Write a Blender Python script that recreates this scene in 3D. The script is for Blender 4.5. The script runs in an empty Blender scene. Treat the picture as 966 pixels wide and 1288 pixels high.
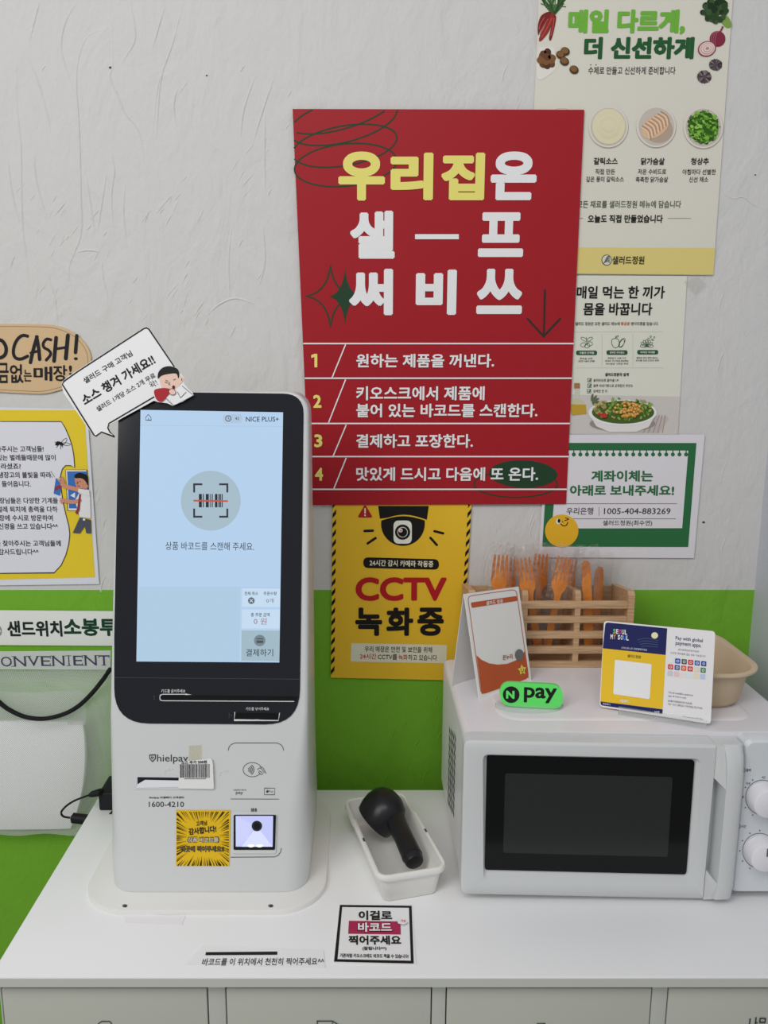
import bpy, math, random
from mathutils import Vector as V
random.seed(7)
C = bpy.context.scene.collection
S = bpy.context.scene
# ------------------------------------------------------------------ camera
F = 1000.0; CX, CY = 455.0, 644.0; PITCH = math.atan(1000/5350)
ZT = 0.85                     # worktop height
CAM = V((0, -1.254, ZT + 0.685))
sp, cp = math.sin(PITCH), math.cos(PITCH)
cd = bpy.data.cameras.new('camera'); cam = bpy.data.objects.new('camera', cd); C.objects.link(cam)
cam.location = CAM; cam.rotation_euler = (math.pi/2 - PITCH, 0, 0)
cd.sensor_fit = 'VERTICAL'; cd.sensor_height = 36; cd.sensor_width = 27; cd.lens = 36*F/1288
cd.shift_x = (483-CX)/1288; cd.clip_start = 0.02
S.camera = cam
# ------------------------------------------------------------------ light
S.view_settings.view_transform = 'Standard'; S.view_settings.look = 'None'
S.view_settings.gamma = 1; S.view_settings.use_curve_mapping = False
S.view_settings.exposure = 0.0
w = bpy.data.worlds.new('world'); S.world = w; w.use_nodes = True
w.node_tree.nodes['Background'].inputs[0].default_value = (0.93, 0.96, 1, 1)
w.node_tree.nodes['Background'].inputs[1].default_value = 0.36
def area(name, loc, size, power, col, target=None):
    l = bpy.data.lights.new(name, 'AREA'); l.shape = 'RECTANGLE'; l.size, l.size_y = size
    l.energy = power; l.color = col
    o = bpy.data.objects.new(name, l); C.objects.link(o); o.location = loc
    if target: o.rotation_euler = (V(target)-V(loc)).to_track_quat('-Z', 'Y').to_euler()
    return o
area('ceiling_panel_light', (-1.5, -2.1, 2.6), (1.2, 1.2), 21, (1, .985, .965), (-.2, 0, 1.0))
area('ceiling_panel_light', (-0.2, -1.5, 2.6), (1.2, .6), 9, (1, .985, .97), (0, -.5, .9))

# ------------------------------------------------------------------ back-projection from photo pixels
def ray(u, v):
    X = (u-CX)/F; Y = -(v-CY)/F
    return V((X, cp + Y*sp, -sp + Y*cp))
def Pz(u, v, z):
    d = ray(u, v); return CAM + d*((z-CAM.z)/d.z)
def Py(u, v, y):
    d = ray(u, v); return CAM + d*((y-CAM.y)/d.y)
class Plane:
    def __init__(s, o, r, up):
        s.o = V(o); s.r = V(r).normalized(); s.up = V(up).normalized(); s.n = s.r.cross(s.up).normalized()
    def pt(s, u, v, off=0):
        d = ray(u, v); t = (s.o-CAM).dot(s.n)/d.dot(s.n)
        return CAM + d*t + s.n*off
def wallp(off): return Plane((0, -off, 0), (1, 0, 0), (0, 0, 1))
def flatp(z): return Plane((0, 0, z), (1, 0, 0), (0, 1, 0))
def leanp(a, b, lean):
    r = (b-a); r.z = 0; r.normalize(); n0 = V((r.y, -r.x, 0)); k = math.radians(lean)
    return Plane(a, r, V((0, 0, 1))*math.cos(k) - n0*math.sin(k))

# ------------------------------------------------------------------ materials
def lin(c): 
    c /= 255.0
    return c/12.92 if c <= .04045 else ((c+.055)/1.055)**2.4
def rgb(c, k=.77): return tuple(min(.9, lin(x)/k) for x in c) + (1,)
_m = {}
def M(c, rough=.55, k=.77, metal=0, spec=.4, name=None):
    key = (tuple(c), rough, k, metal, spec)
    if key in _m: return _m[key]
    m = bpy.data.materials.new(name or 'paint'); m.use_nodes = True; b = m.node_tree.nodes['Principled BSDF']
    b.inputs['Base Color'].default_value = rgb(c, k); b.inputs['Roughness'].default_value = rough
    b.inputs['Metallic'].default_value = metal; b.inputs['Specular IOR Level'].default_value = spec*(.4 if rough >= .4 else .75)
    _m[key] = m; return m
def EM(c, s=1.0):
    key = ('e', tuple(c), s)
    if key in _m: return _m[key]
    m = bpy.data.materials.new('screen_light'); m.use_nodes = True; b = m.node_tree.nodes['Principled BSDF']
    b.inputs['Base Color'].default_value = (0, 0, 0, 1); b.inputs['Roughness'].default_value = .15
    b.inputs['Specular IOR Level'].default_value = .3
    b.inputs['Emission Color'].default_value = tuple(lin(x) for x in c)+(1,); b.inputs['Emission Strength'].default_value = s
    _m[key] = m; return m
def CLEAR(name, tint, gloss, haze, rough=.08, bump=0, sheen=0):
    m = bpy.data.materials.new(name); m.use_nodes = True; n = m.node_tree.nodes; L = m.node_tree.links; n.clear()
    o = n.new('ShaderNodeOutputMaterial'); tr = n.new('ShaderNodeBsdfTransparent'); tr.inputs[0].default_value = tint+(1,)
    gl = n.new('ShaderNodeBsdfGlossy'); gl.inputs['Roughness'].default_value = rough
    di = n.new('ShaderNodeBsdfDiffuse'); di.inputs[0].default_value = (.85, .85, .86, 1)
    fr = n.new('ShaderNodeLayerWeight'); fr.inputs[0].default_value = gloss
    a = n.new('ShaderNodeMixShader'); b = n.new('ShaderNodeMixShader'); b.inputs[0].default_value = haze
    sh = n.new('ShaderNodeMath'); sh.operation = 'ADD'; sh.use_clamp = True; sh.inputs[1].default_value = sheen; L.new(fr.outputs['Fresnel'], sh.inputs[0]); L.new(sh.outputs[0], a.inputs[0]); L.new(tr.outputs[0], a.inputs[1]); L.new(gl.outputs[0], a.inputs[2])
    L.new(a.outputs[0], b.inputs[1]); L.new(di.outputs[0], b.inputs[2]); L.new(b.outputs[0], o.inputs[0])
    if bump:
        nz = n.new('ShaderNodeTexNoise'); nz.inputs['Scale'].default_value = bump; nz.inputs['Detail'].default_value = 3
        tc = n.new('ShaderNodeTexCoord'); L.new(tc.outputs['Object'], nz.inputs[0])
        bp = n.new('ShaderNodeBump'); bp.inputs['Strength'].default_value = 1; bp.inputs['Distance'].default_value = .004
        L.new(nz.outputs[0], bp.inputs['Height'])
        for x in (gl, di, fr): L.new(bp.outputs[0], x.inputs['Normal'])
    return m
def plaster(name, c, strength, k=.77):
    m = bpy.data.materials.new(name); m.use_nodes = True; n = m.node_tree.nodes; L = m.node_tree.links
    b = n['Principled BSDF']; b.inputs['Base Color'].default_value = rgb(c, k); b.inputs['Roughness'].default_value = .75
    b.inputs['Specular IOR Level'].default_value = .25
    tc = n.new('ShaderNodeTexCoord')
    mp = n.new('ShaderNodeMapping'); mp.inputs['Rotation'].default_value = (0, .5, 0); mp.inputs['Scale'].default_value = (1.5, 1, .8)
    L.new(tc.outputs['Object'], mp.inputs[0])
    r = n.new('ShaderNodeTexNoise'); r.noise_type = 'RIDGED_MULTIFRACTAL'; r.inputs['Scale'].default_value = 4.2
    r.inputs['Detail'].default_value = 3; r.inputs['Distortion'].default_value = 1.1
    L.new(mp.outputs[0], r.inputs[0])
    cr = n.new('ShaderNodeValToRGB'); cr.color_ramp.elements[0].position = .55; cr.color_ramp.elements[1].position = .95
    L.new(r.outputs[0], cr.inputs[0])
    f = n.new('ShaderNodeTexNoise'); f.inputs['Scale'].default_value = 55; f.inputs['Detail'].default_value = 5; f.inputs['Distortion'].default_value = .6
    L.new(mp.outputs[0], f.inputs[0])
    g = n.new('ShaderNodeTexNoise'); g.inputs['Scale'].default_value = 9; g.inputs['Detail'].default_value = 4; g.inputs['Distortion'].default_value = 1.6
    L.new(mp.outputs[0], g.inputs[0])
    a1 = n.new('ShaderNodeMath'); a1.operation = 'MULTIPLY_ADD'; a1.inputs[1].default_value = .35
    L.new(f.outputs[0], a1.inputs[0]); L.new(cr.outputs[0], a1.inputs[2])
    a2 = n.new('ShaderNodeMath'); a2.operation = 'MULTIPLY_ADD'; a2.inputs[1].default_value = 1.1
    L.new(g.outputs[0], a2.inputs[0]); L.new(a1.outputs[0], a2.inputs[2])
    bp = n.new('ShaderNodeBump'); bp.inputs['Strength'].default_value = strength; bp.inputs['Distance'].default_value = .006
    L.new(a2.outputs[0], bp.inputs['Height']); L.new(bp.outputs[0], b.inputs['Normal'])
    return m
def woodm():
    m = bpy.data.materials.new('beech_wood'); m.use_nodes = True; n = m.node_tree.nodes; L = m.node_tree.links
    b = n['Principled BSDF']; b.inputs['Roughness'].default_value = .5
    tc = n.new('ShaderNodeTexCoord'); mp = n.new('ShaderNodeMapping'); mp.inputs['Scale'].default_value = (6, 60, 90)
    nz = n.new('ShaderNodeTexNoise'); nz.inputs['Scale'].default_value = 4; nz.inputs['Detail'].default_value = 5
    cr = n.new('ShaderNodeValToRGB'); cr.color_ramp.elements[0].position = .3; cr.color_ramp.elements[1].position = .75
    cr.color_ramp.elements[0].color = rgb((160, 128, 94)); cr.color_ramp.elements[1].color = rgb((198, 165, 128))
    L.new(tc.outputs['Object'], mp.inputs[0]); L.new(mp.outputs[0], nz.inputs[0]); L.new(nz.outputs[0], cr.inputs[0]); L.new(cr.outputs[0], b.inputs['Base Color'])
    return m
def meshbag():
    m = bpy.data.materials.new('white_mesh_fabric'); m.use_nodes = True; n = m.node_tree.nodes; L = m.node_tree.links
    b = n['Principled BSDF']; b.inputs['Base Color'].default_value = (.92, .93, .92, 1); b.inputs['Roughness'].default_value = .6
    tc = n.new('ShaderNodeTexCoord'); sx = n.new('ShaderNodeSeparateXYZ'); L.new(tc.outputs['Object'], sx.inputs[0])
    def op(o, a, bb=None):
        x = n.new('ShaderNodeMath'); x.operation = o
        for i, q in enumerate((a, bb)):
            if q is None: continue
            if isinstance(q, (int, float)): x.inputs[i].default_value = q
            else: L.new(q, x.inputs[i])
        return x.outputs[0]
    k = 2*math.pi/.0066
    p = op('ADD', sx.outputs[0], sx.outputs[2]); q = op('SUBTRACT', sx.outputs[0], sx.outputs[2])
    h = op('MULTIPLY', op('SINE', op('MULTIPLY', p, k)), op('SINE', op('MULTIPLY', q, k)))
    s = op('ABSOLUTE', h); f = op('LESS_THAN', s, .36)
    al = op('ADD', op('MULTIPLY', f, .42), .06)
    L.new(al, b.inputs['Alpha'])
    return m

# ------------------------------------------------------------------ mesh builder
class MB:
    def __init__(s): s.v = []; s.f = []; s.m = []; s.mats = []
    def mi(s, m):
        if m not in s.mats: s.mats.append(m)
        return s.mats.index(m)
    def add(s, vs, fs, m):
        b = len(s.v); i = s.mi(m); s.v += [V(x) for x in vs]
        for f in fs: s.f.append([b+k for k in f]); s.m.append(i)
    def box(s, a, b, m, bev=0):
        x0, y0, z0 = [min(a[i], b[i]) for i in range(3)]; x1, y1, z1 = [max(a[i], b[i]) for i in range(3)]
        if bev:
            return s.rbox((x0, y0, z0), (x1, y1, z1), m, bev)
        vs = [(x0,y0,z0),(x1,y0,z0),(x1,y1,z0),(x0,y1,z0),(x0,y0,z1),(x1,y0,z1),(x1,y1,z1),(x0,y1,z1)]
        s.add(vs, [(0,3,2,1),(4,5,6,7),(0,1,5,4),(1,2,6,5),(2,3,7,6),(3,0,4,7)], m)
    def rbox(s, a, b, m, r, n=3):      # box with all vertical edges and top/bottom edges rounded
        secs = []
        def sec(ins, z):
            return [V((x, y, z)) for x, y in rrect(a[0]+ins, a[1]+ins, b[0]-ins, b[1]-ins, max(r-ins, .0002), n)]
        for k in range(n+1):
            t = math.pi/2*k/n; secs.append(sec(r*(1-math.sin(t)), a[2]+r*(1-math.cos(t))))
        for k in range(n+1):
            t = math.pi/2*k/n; secs.append(sec(r*(1-math.cos(t)), b[2]-r+r*math.sin(t)))
        s.loft(secs, m)
    def loft(s, secs, m, cap0=True, cap1=True):
        n = len(secs[0]); vs = [p for q in secs for p in q]; fs = []
        for i in range(len(secs)-1):
            for j in range(n):
                k = (j+1) % n; fs.append((i*n+j, i*n+k, (i+1)*n+k, (i+1)*n+j))
        if cap0: fs.append(tuple(reversed(range(n))))
        if cap1: fs.append(tuple((len(secs)-1)*n+j for j in range(n)))
        s.add(vs, fs, m)
    def tube(s, pts, r, m, n=10):
        pts = [V(p) for p in pts]; secs = []; up = V((0, 0, 1))
        for i, p in enumerate(pts):
            t = (pts[min(i+1, len(pts)-1)]-pts[max(i-1, 0)]).normalized()
            a = t.cross(up)
            if a.length < .01: a = t.cross(V((1, 0, 0)))
            a.normalize(); b = a.cross(t).normalized(); rr = r[i] if isinstance(r, (list, tuple)) else r
            secs.append([p + a*rr*math.cos(2*math.pi*k/n) + b*rr*math.sin(2*math.pi*k/n) for k in range(n)])
        s.loft(secs, m)
    def ell(s, c, ax, m, nu=20, nv=12):   # ellipsoid, ax = three Vectors
        c = V(c); vs = []; fs = []
        for i in range(nv+1):
            t = math.pi*i/nv
            for j in range(nu):
                p = 2*math.pi*j/nu
                vs.append(c + ax[0]*math.sin(t)*math.cos(p) + ax[1]*math.sin(t)*math.sin(p) + ax[2]*math.cos(t))
        for i in range(nv):
            for j in range(nu): fs.append((i*nu+j, i*nu+(j+1) % nu, (i+1)*nu+(j+1) % nu, (i+1)*nu+j))
        s.add(vs, fs, m)
    def build(s, name, parent=None, loc=(0, 0, 0), smooth=40):
        me = bpy.data.meshes.new(name); l = V(loc)
        me.from_pydata([p-l for p in s.v], [], s.f)
        for m in s.mats: me.materials.append(m)
        me.polygons.foreach_set('material_index', s.m)
        if smooth:
            me.shade_smooth(); me.set_sharp_from_angle(angle=math.radians(smooth))
        me.update()
        o = bpy.data.objects.new(name, me); C.objects.link(o)
        if parent is not None: o.parent = parent
        else: o.location = l
        return o
def rrect(x0, y0, x1, y1, r, n=4):
    out = []
    for cx, cy, a in ((x1-r, y0+r, -90), (x1-r, y1-r, 0), (x0+r, y1-r, 90), (x0+r, y0+r, 180)):
        for k in range(n+1):
            t = math.radians(a+90*k/n); out.append((cx+r*math.cos(t), cy+r*math.sin(t)))
    return out
def rpoly(pts, rs, n=5):                    # polygon with rounded corners
    out = []; N = len(pts)
    for i, p in enumerate(pts):
        r = rs[i] if isinstance(rs, (list, tuple)) else rs
        a = V(pts[i-1]+(0,)) - V(p+(0,)); b = V(pts[(i+1) % N]+(0,)) - V(p+(0,))
        la, lb = a.length, b.length
        if r <= 0: out.append(p); continue
        a.normalize(); b.normalize(); P0 = V(p+(0,)); A = P0+a*r; B = P0+b*r
        for k in range(n+1):
            t = k/n; q = A*(1-t)**2 + P0*2*t*(1-t) + B*t*t; out.append((q.x, q.y))
    return out
def ellpts(cx, cy, rx, ry, rot=0, n=32, a0=0, a1=360):
    c, s_ = math.cos(math.radians(rot)), math.sin(math.radians(rot)); out = []
    full = abs(a1-a0) >= 360
    for k in range(n if full else n+1):
        t = math.radians(a0+(a1-a0)*k/n); x, y = rx*math.cos(t), ry*math.sin(t)
        out.append((cx+x*c-y*s_, cy+x*s_+y*c))
    return out
def smoothp(pts, n=6, closed=False):         # Catmull-Rom through px points
    N = len(pts); out = []
    dim = len(pts[0])
    rng = range(N) if closed else range(N-1)
    for i in rng:
        p = [pts[(i+j-1) % N] if closed else pts[min(max(i+j-1, 0), N-1)] for j in range(4)]
        for k in range(n):
            t = k/n; q = []
            for d in range(dim):
                a, b, c_, e = (p[j][d] for j in range(4))
                q.append(.5*(2*b+(c_-a)*t+(2*a-5*b+4*c_-e)*t*t+(3*b-a-3*c_+e)*t**3))
            out.append(tuple(q))
    if not closed: out.append(tuple(pts[-1]))
    return out

# ------------------------------------------------------------------ printed marks on a plane, given in photo pixels
E1 = .0003
_n = [0]
def tick():
    _n[0] = (_n[0]+1) % 24; return _n[0]*6e-6
def poly(mb, pl, pts, m, lay=1):
    k = lay*E1+tick(); mb.add([pl.pt(u, v, k) for u, v in pts], [tuple(range(len(pts)))], m)
def ell(mb, pl, cx, cy, rx, ry, m, lay=1, rot=0, n=28): poly(mb, pl, ellpts(cx, cy, rx, ry, rot, n), m, lay)
def rect(mb, pl, x0, y0, x1, y1, m, lay=1, r=0):
    p = [(x0, y0), (x1, y0), (x1, y1), (x0, y1)]; poly(mb, pl, rpoly(p, r) if r else p, m, lay)
def stroke(mb, pl, pts, wd, m, lay=1, closed=False, cap=False, clip=None):
    N = len(pts); L = []; R = []
    for i in range(N):
        a = pts[i-1] if (i > 0 or closed) else pts[i]; b = pts[(i+1) % N] if (i < N-1 or closed) else pts[i]
        dx, dy = b[0]-a[0], b[1]-a[1]; l = math.hypot(dx, dy) or 1
        # keep width at corners
        nx, ny = -dy/l, dx/l; k = 1
        if (0 < i < N-1) or closed:
            ex, ey = pts[i][0]-a[0], pts[i][1]-a[1]; el = math.hypot(ex, ey) or 1
            k = 1/max(.45, abs(nx*-ey/el + ny*ex/el))
        wi = wd[i] if isinstance(wd, (list, tuple)) else wd
        L.append((pts[i][0]+nx*wi/2*k, pts[i][1]+ny*wi/2*k)); R.append((pts[i][0]-nx*wi/2*k, pts[i][1]-ny*wi/2*k))
    k = lay*E1+tick(); vs = [pl.pt(u, v, k) for u, v in L+R]; fs = []
    for i in range(N if closed else N-1):
        if clip and not (clip(*pts[i]) and clip(*pts[(i+1) % N])): continue
        fs.append((i, (i+1) % N, N+(i+1) % N, N+i))
    mb.add(vs, fs, m)
    if cap:
        for q in (pts[0], pts[-1]): ell(mb, pl, q[0], q[1], (wd if not isinstance(wd, list) else wd[0])/2, (wd if not isinstance(wd, list) else wd[0])/2, m, lay, n=10)
_g = {}
def glyphs(s, res, off):
    key = (s, res, off)
    if key in _g: return _g[key]
    cu = bpy.data.curves.new('lettering', 'FONT'); cu.body = s; cu.resolution_u = res; cu.offset = off; cu.size = 1
    o = bpy.data.objects.new('lettering', cu); C.objects.link(o); bpy.context.view_layer.update()
    me = bpy.data.meshes.new_from_object(o.evaluated_get(bpy.context.evaluated_depsgraph_get()))
    vs = [(v.co.x, v.co.y) for v in me.vertices]; fs = [tuple(p.vertices) for p in me.polygons]
    bpy.data.objects.remove(o); bpy.data.curves.remove(cu); bpy.data.meshes.remove(me)
    _g[key] = (vs, fs); return _g[key]
def T(mb, pl, s, u, v, wd, h, m, lay=2, bold=0, rot=0, res=2, shear=0, off=0):
    """lettering whose printed box is centred on pixel (u,v), wd x h pixels; bold = dilation / height"""
    vs, fs = glyphs(s, res, off)
    if not vs: return
    x0 = min(p[0] for p in vs); x1 = max(p[0] for p in vs); y0 = min(p[1] for p in vs); y1 = max(p[1] for p in vs)
    d = bold*(y1-y0)
    if bold: x0 -= d; x1 += d; y0 -= d; y1 += d
    a = math.radians(rot); ca, sa = math.cos(a), math.sin(a)
    c = pl.pt(u, v, lay*E1); r = pl.pt(u+ca*wd/2, v+sa*wd/2, lay*E1)-c
    q = pl.pt(u+sa*h/2, v-ca*h/2, lay*E1)-c
    rn = r.normalized(); up = pl.n.cross(rn); up.normalize(); hh = abs(q.dot(up)); ww = r.length
    offs = [(0, 0)]
    if bold:
        n = 8 if bold > .02 else 4
        offs = [(d*math.cos(2*math.pi*k/n+.39), d*math.sin(2*math.pi*k/n+.39)) for k in range(n)]
        if n == 8: offs += [(0, 0)]
    for ox, oy in offs:
        pts = []; dz = pl.n*tick()
        for x, y in vs:
            X = 2*(x+ox-x0)/(x1-x0)-1; Y = 2*(y+oy-y0)/(y1-y0)-1
            pts.append(c + dz + rn*(ww*X + shear*hh*Y) + up*hh*Y)
        mb.add(pts, fs, m)
def Tx(mb, pl, s, x0, x1, y0, y1, m, **k): T(mb, pl, s, (x0+x1)/2, (y0+y1)/2, x1-x0, y1-y0, m, **k)
def crop(ox, oy, sc):
    """reader for coordinates measured in an enlarged crop of the photo"""
    return (lambda x: ox+x*sc), (lambda y: oy+y*sc), (lambda *ps: [(ox+x*sc, oy+y*sc) for x, y in ps])

# ------------------------------------------------------------------ things
def tag(o, label, cat, group=None):
    o['label'] = label; o['category'] = cat
    if group: o['group'] = group
class Thing:
    def __init__(s, name, label, cat, loc, group=None):
        s.e = bpy.data.objects.new(name, None); C.objects.link(s.e); s.e.location = loc; s.loc = V(loc)
        s.e.empty_display_size = .02
        tag(s.e, label, cat, group); s.parts = []
    def part(s, name, label=None, parent=None, smooth=40):
        mb = MB(); s.parts.append([mb, name, label, parent, smooth, None]); return mb
    def done(s):
        for p in s.parts:
            mb, name, label, parent, smooth, _ = p
            if not mb.v: continue
            par = s.e
            if parent is not None:
                par = [q[5] for q in s.parts if q[0] is parent][0]
            o = mb.build(name, par, s.loc, smooth); p[5] = o
            if label: o['label'] = label
        return s.e
def sheet(mb, pl, corners, m, th=.0006):
    n = len(corners)
    f = [pl.pt(u, v, 0) for u, v in corners]; b = [p-pl.n*th for p in f]
    mb.add(f+b, [tuple(range(n)), tuple(reversed(range(n, 2*n)))] + [(i, n+i, n+(i+1) % n, (i+1) % n) for i in range(n)], m)

INK = M((28, 27, 27), .5); PAPER = M((212, 211, 214), .5); WHITE = M((226, 222, 218), .5)
BLACKG = M((22, 23, 26), .12, spec=.5)
# =================================================================== SETTING
def struct(mb, name):
    o = mb.build(name, smooth=0); o['kind'] = 'structure'; return o
zl = Py(200, 742, 0).z; xr = Py(949, 742, 0).x
wm = plaster('white_plaster', (194, 193, 191), .6); gm = plaster('green_plaster', (108, 164, 44), .55)
b = MB()
X0 = -2.4
b.add([(X0,0,0),(xr,0,0),(xr,0,zl),(X0,0,zl),(xr,0,2.7),(X0,0,2.7)], [(0,1,2,3)], gm)
b.add([(X0,0,zl),(xr,0,zl),(xr,0,2.7),(X0,0,2.7)], [(0,1,2,3)], wm)
b.add([(X0,.12,0),(xr,.12,0),(xr,.12,2.7),(X0,.12,2.7)], [(3,2,1,0)], wm)
def ridge(pts, wpx=2.2, h=.0011, m=wm, sm=True):
    pw = wallp(0); q = smoothp(pts, 4) if sm and len(pts) > 2 else pts
    N_ = len(q); vs = []
    for i, (u, v) in enumerate(q):
        a_, c_ = q[max(i-1, 0)], q[min(i+1, N_-1)]; dx, dy = c_[0]-a_[0], c_[1]-a_[1]; l_ = math.hypot(dx, dy) or 1; nx, ny = -dy/l_, dx/l_
        f_ = min(1, 3*min(i, N_-1-i)/max(N_-1, 1)+.05)
        for o_, hh in ((-.75, 0), (-.1, h*f_), (.25, h*f_*.8), (.5, 0)): vs.append(pw.pt(u+nx*o_*wpx, v+ny*o_*wpx, hh-.00002))
    b.add(vs, [(i*4+j, (i+1)*4+j, (i+1)*4+j+1, i*4+j+1) for i in range(N_-1) for j in range(3)], m)
x, y, Q = crop(0, 0, .383)
for q in (((255, 0), (215, 70), (200, 150), (215, 220), (245, 300)), ((350, 95), (290, 115), (260, 180), (250, 270), (258, 400), (262, 520), (265, 650), (265, 770), (225, 880), (235, 960), (215, 1040)),
        ((360, 0), (370, 200), (360, 250), (385, 310), (410, 370), (450, 420), (470, 500), (470, 560)), ((425, 0), (440, 80), (440, 140), (395, 210)), ((600, 0), (570, 130), (535, 230), (515, 300), (500, 440)), ((545, 200), (525, 280), (512, 460)),
        ((80, 165), (110, 230), (135, 300), (160, 400), (165, 440)), ((50, 200), (55, 350), (68, 480), (70, 640), (75, 760), (90, 880), (100, 1040)), ((360, 500), (375, 560), (365, 650), (375, 780)), ((350, 560), (335, 660), (320, 760)), ((275, 540), (300, 690), (310, 770)),
        ((410, 600), (405, 700), (415, 790)), ((440, 640), (450, 800)), ((245, 830), (290, 822), (330, 828)), ((330, 840), (340, 920), (355, 980)), ((580, 290), (570, 350), (580, 420)), ((900, 250), (860, 370), (830, 470)), ((840, 240), (800, 360), (790, 450)), ((760, 740), (750, 860), (755, 980)),
        ((680, 1035), (720, 1000), (775, 980), (840, 1000)), ((860, 740), (870, 850), (850, 940)), ((110, 500), (120, 600), (160, 740)), ((20, 480), (40, 640), (70, 740)), ((150, 880), (180, 980), (190, 1080)), ((870, 360), (868, 520), (872, 640)), ((540, 20), (520, 90), (500, 160)), ((130, 0), (115, 60), (95, 140))):
    ridge(Q(*q), 2.4, .0011)
RW = random.Random(21)
for i in range(70):      # short slanted trowel scratches
    cx_, cy_ = RW.choice([(RW.gauss(540, 80), RW.gauss(950, 50)), (RW.gauss(880, 60), RW.gauss(600, 160)), (RW.gauss(200, 60), RW.gauss(720, 60)), (RW.gauss(520, 60), RW.gauss(660, 40)), (RW.uniform(0, 950), RW.uniform(0, 1400))])
    l_ = RW.uniform(14, 55); t_ = RW.uniform(.2, .9); ridge(Q((cx_, cy_), (cx_-l_*.5*t_+RW.uniform(-3, 3), cy_+l_*.5), (cx_-l_*t_, cy_+l_)), RW.uniform(1.2, 2.2), RW.uniform(.0004, .001))
for i in range(26):
    cx_, cy_ = RW.choice([(RW.uniform(905, 945), RW.uniform(330, 700)), (RW.uniform(596, 680), RW.uniform(640, 735)), (RW.uniform(118, 142), RW.uniform(520, 735)), (RW.uniform(630, 672), RW.uniform(0, 130))])
    l_ = RW.uniform(8, 34); ridge([(cx_, cy_), (cx_-l_*.2, cy_+l_*.5), (cx_-l_*.3, cy_+l_)], RW.uniform(1.2, 2), RW.uniform(.0004, .001))
for i in range(24):
    cx_, cy_ = RW.uniform(400, 560), RW.uniform(865, 980); l_ = RW.uniform(6, 22); ridge([(cx_, cy_), (cx_-l_*.3, cy_+l_*.5), (cx_-l_*.4, cy_+l_)], RW.uniform(1.2, 2), RW.uniform(.0004, .0009), gm)
ridge([(908, 243), (922, 250), (934, 248), (948, 258), (966, 264)], 1.6, .0008)
DKS = M((60, 56, 54), .7)
for u, v, r in ((139, 85, 1.5), (260, 95, .9), (885, 657, 1.3), (950, 220, .8)): b.add([wallp(.0004).pt(u+r*1.5*math.cos(math.pi*k/5), v+r*math.sin(math.pi*k/5)) for k in range(10)], [tuple(range(10))], DKS)
struct(b, 'wall_back')
b = MB(); b.box((xr, -.62, 0), (xr+.12, .12, 2.7), M((182, 184, 192), .6)); struct(b, 'wall_right')
b = MB(); b.box((X0, -3.2, -.05), (2.2, .12, 0), M((150, 148, 142), .5)); struct(b, 'floor')

# =================================================================== WALL POSTERS
GRN = M((36, 62, 42), .5)
# ---- red self service poster
pl = wallp(.0062)
t = Thing('poster', 'large red self service poster with bold yellow and white lettering and four numbered steps', 'poster', Py(551, 636, -.006))
k = M((150, 30, 38), .42)
sheet(t.part('sheet'), pl, [(390, 635.5), (712, 634), (735, 138), (368, 137)], k)
inside = lambda u, v: u > 368.5+(v-137)*.0440*0 + (v-137)*.017 and v > 138
p = t.part('scribble_ornament')
x, y, Q = crop(360, 130, .4037)
for (cx, cy, rx, ry, ro) in ((178, 55, 172, 66, -14), (182, 132, 165, 62, -10), (185, 132+60, 160, 66, -6), (170, 20, 176, 60, -16)):
    stroke(p, pl, ellpts(x(cx), y(cy), rx*.4037, ry*.4037, ro, 60), 1.9, GRN, 1, True, clip=inside)
p = t.part('star_ornament')
def star(cx, cy, rx, ry):
    o = []
    for i in range(4):
        a = math.pi/2*i; b_ = a+math.pi/2
        A = (cx+rx*math.cos(a), cy+ry*math.sin(a)); B = (cx+rx*math.cos(b_), cy+ry*math.sin(b_)); q = (cx+.12*(A[0]+B[0]-2*cx), cy+.12*(A[1]+B[1]-2*cy))
        for j in range(7):
            s_ = j/7; o.append((A[0]*(1-s_)**2+2*q[0]*s_*(1-s_)+B[0]*s_*s_, A[1]*(1-s_)**2+2*q[1]*s_*(1-s_)+B[1]*s_*s_))
    return o
stroke(p, pl, star(415.7, 372.5, 30.5, 39), 2.0, GRN, 1, True)
poly(p, pl, star(434, 373, 20, 36), GRN, 1)
p = t.part('headline', 'bold yellow and white headline')
YEL = M((224, 207, 112), .5); HW = M((226, 221, 219), .5)
for s_, x0, x1, y0, y1, c in (('우', 425.4, 484.3, 190.6, 253, YEL), ('리', 491, 545, 192, 252.5, YEL), ('집', 554.6, 609.7, 192, 252.5, YEL), ('은', 617, 675, 190.6, 252.5, HW),
        ('샐', 440, 496.7, 265, 326, HW), ('프', 601.4, 658.7, 267, 323.8, HW), ('써', 438.7, 494.4, 338, 397, HW), ('비', 522.7, 574.3, 339, 396.6, HW), ('쓰', 599.4, 657.2, 338, 395.5, HW)):
    Tx(p, pl, s_, x0, x1, y0, y1, c, lay=3, bold=.042, res=6, off=.012)
rect(p, pl, 522, 294.7, 577, 301, HW, 3)
p = t.part('arrow')
for q in ([(685.4, 365.4), (684, 422)], [(663.6, 401), (683.8, 423), (704.4, 401)]): stroke(p, pl, q, 2.6, M((48, 44, 40)), 1, cap=True)
p = t.part('divider_line')
x, y, Q = crop(360, 420, .4037)
for yy in (30, 138, 279, 382, 484): 
    v = y(yy); f_ = (v-137)/498; rect(p, pl, 368.4+22*f_, v-.9, 735-23*f_, v+.9, HW, 2)
for q in (((185, 33), (143, 136)), ((185, 142), (132, 276)), ((187, 283), (146, 381)), ((187, 386), (148, 483))): stroke(p, pl, Q(*q), 1.5, HW, 2)
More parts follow.
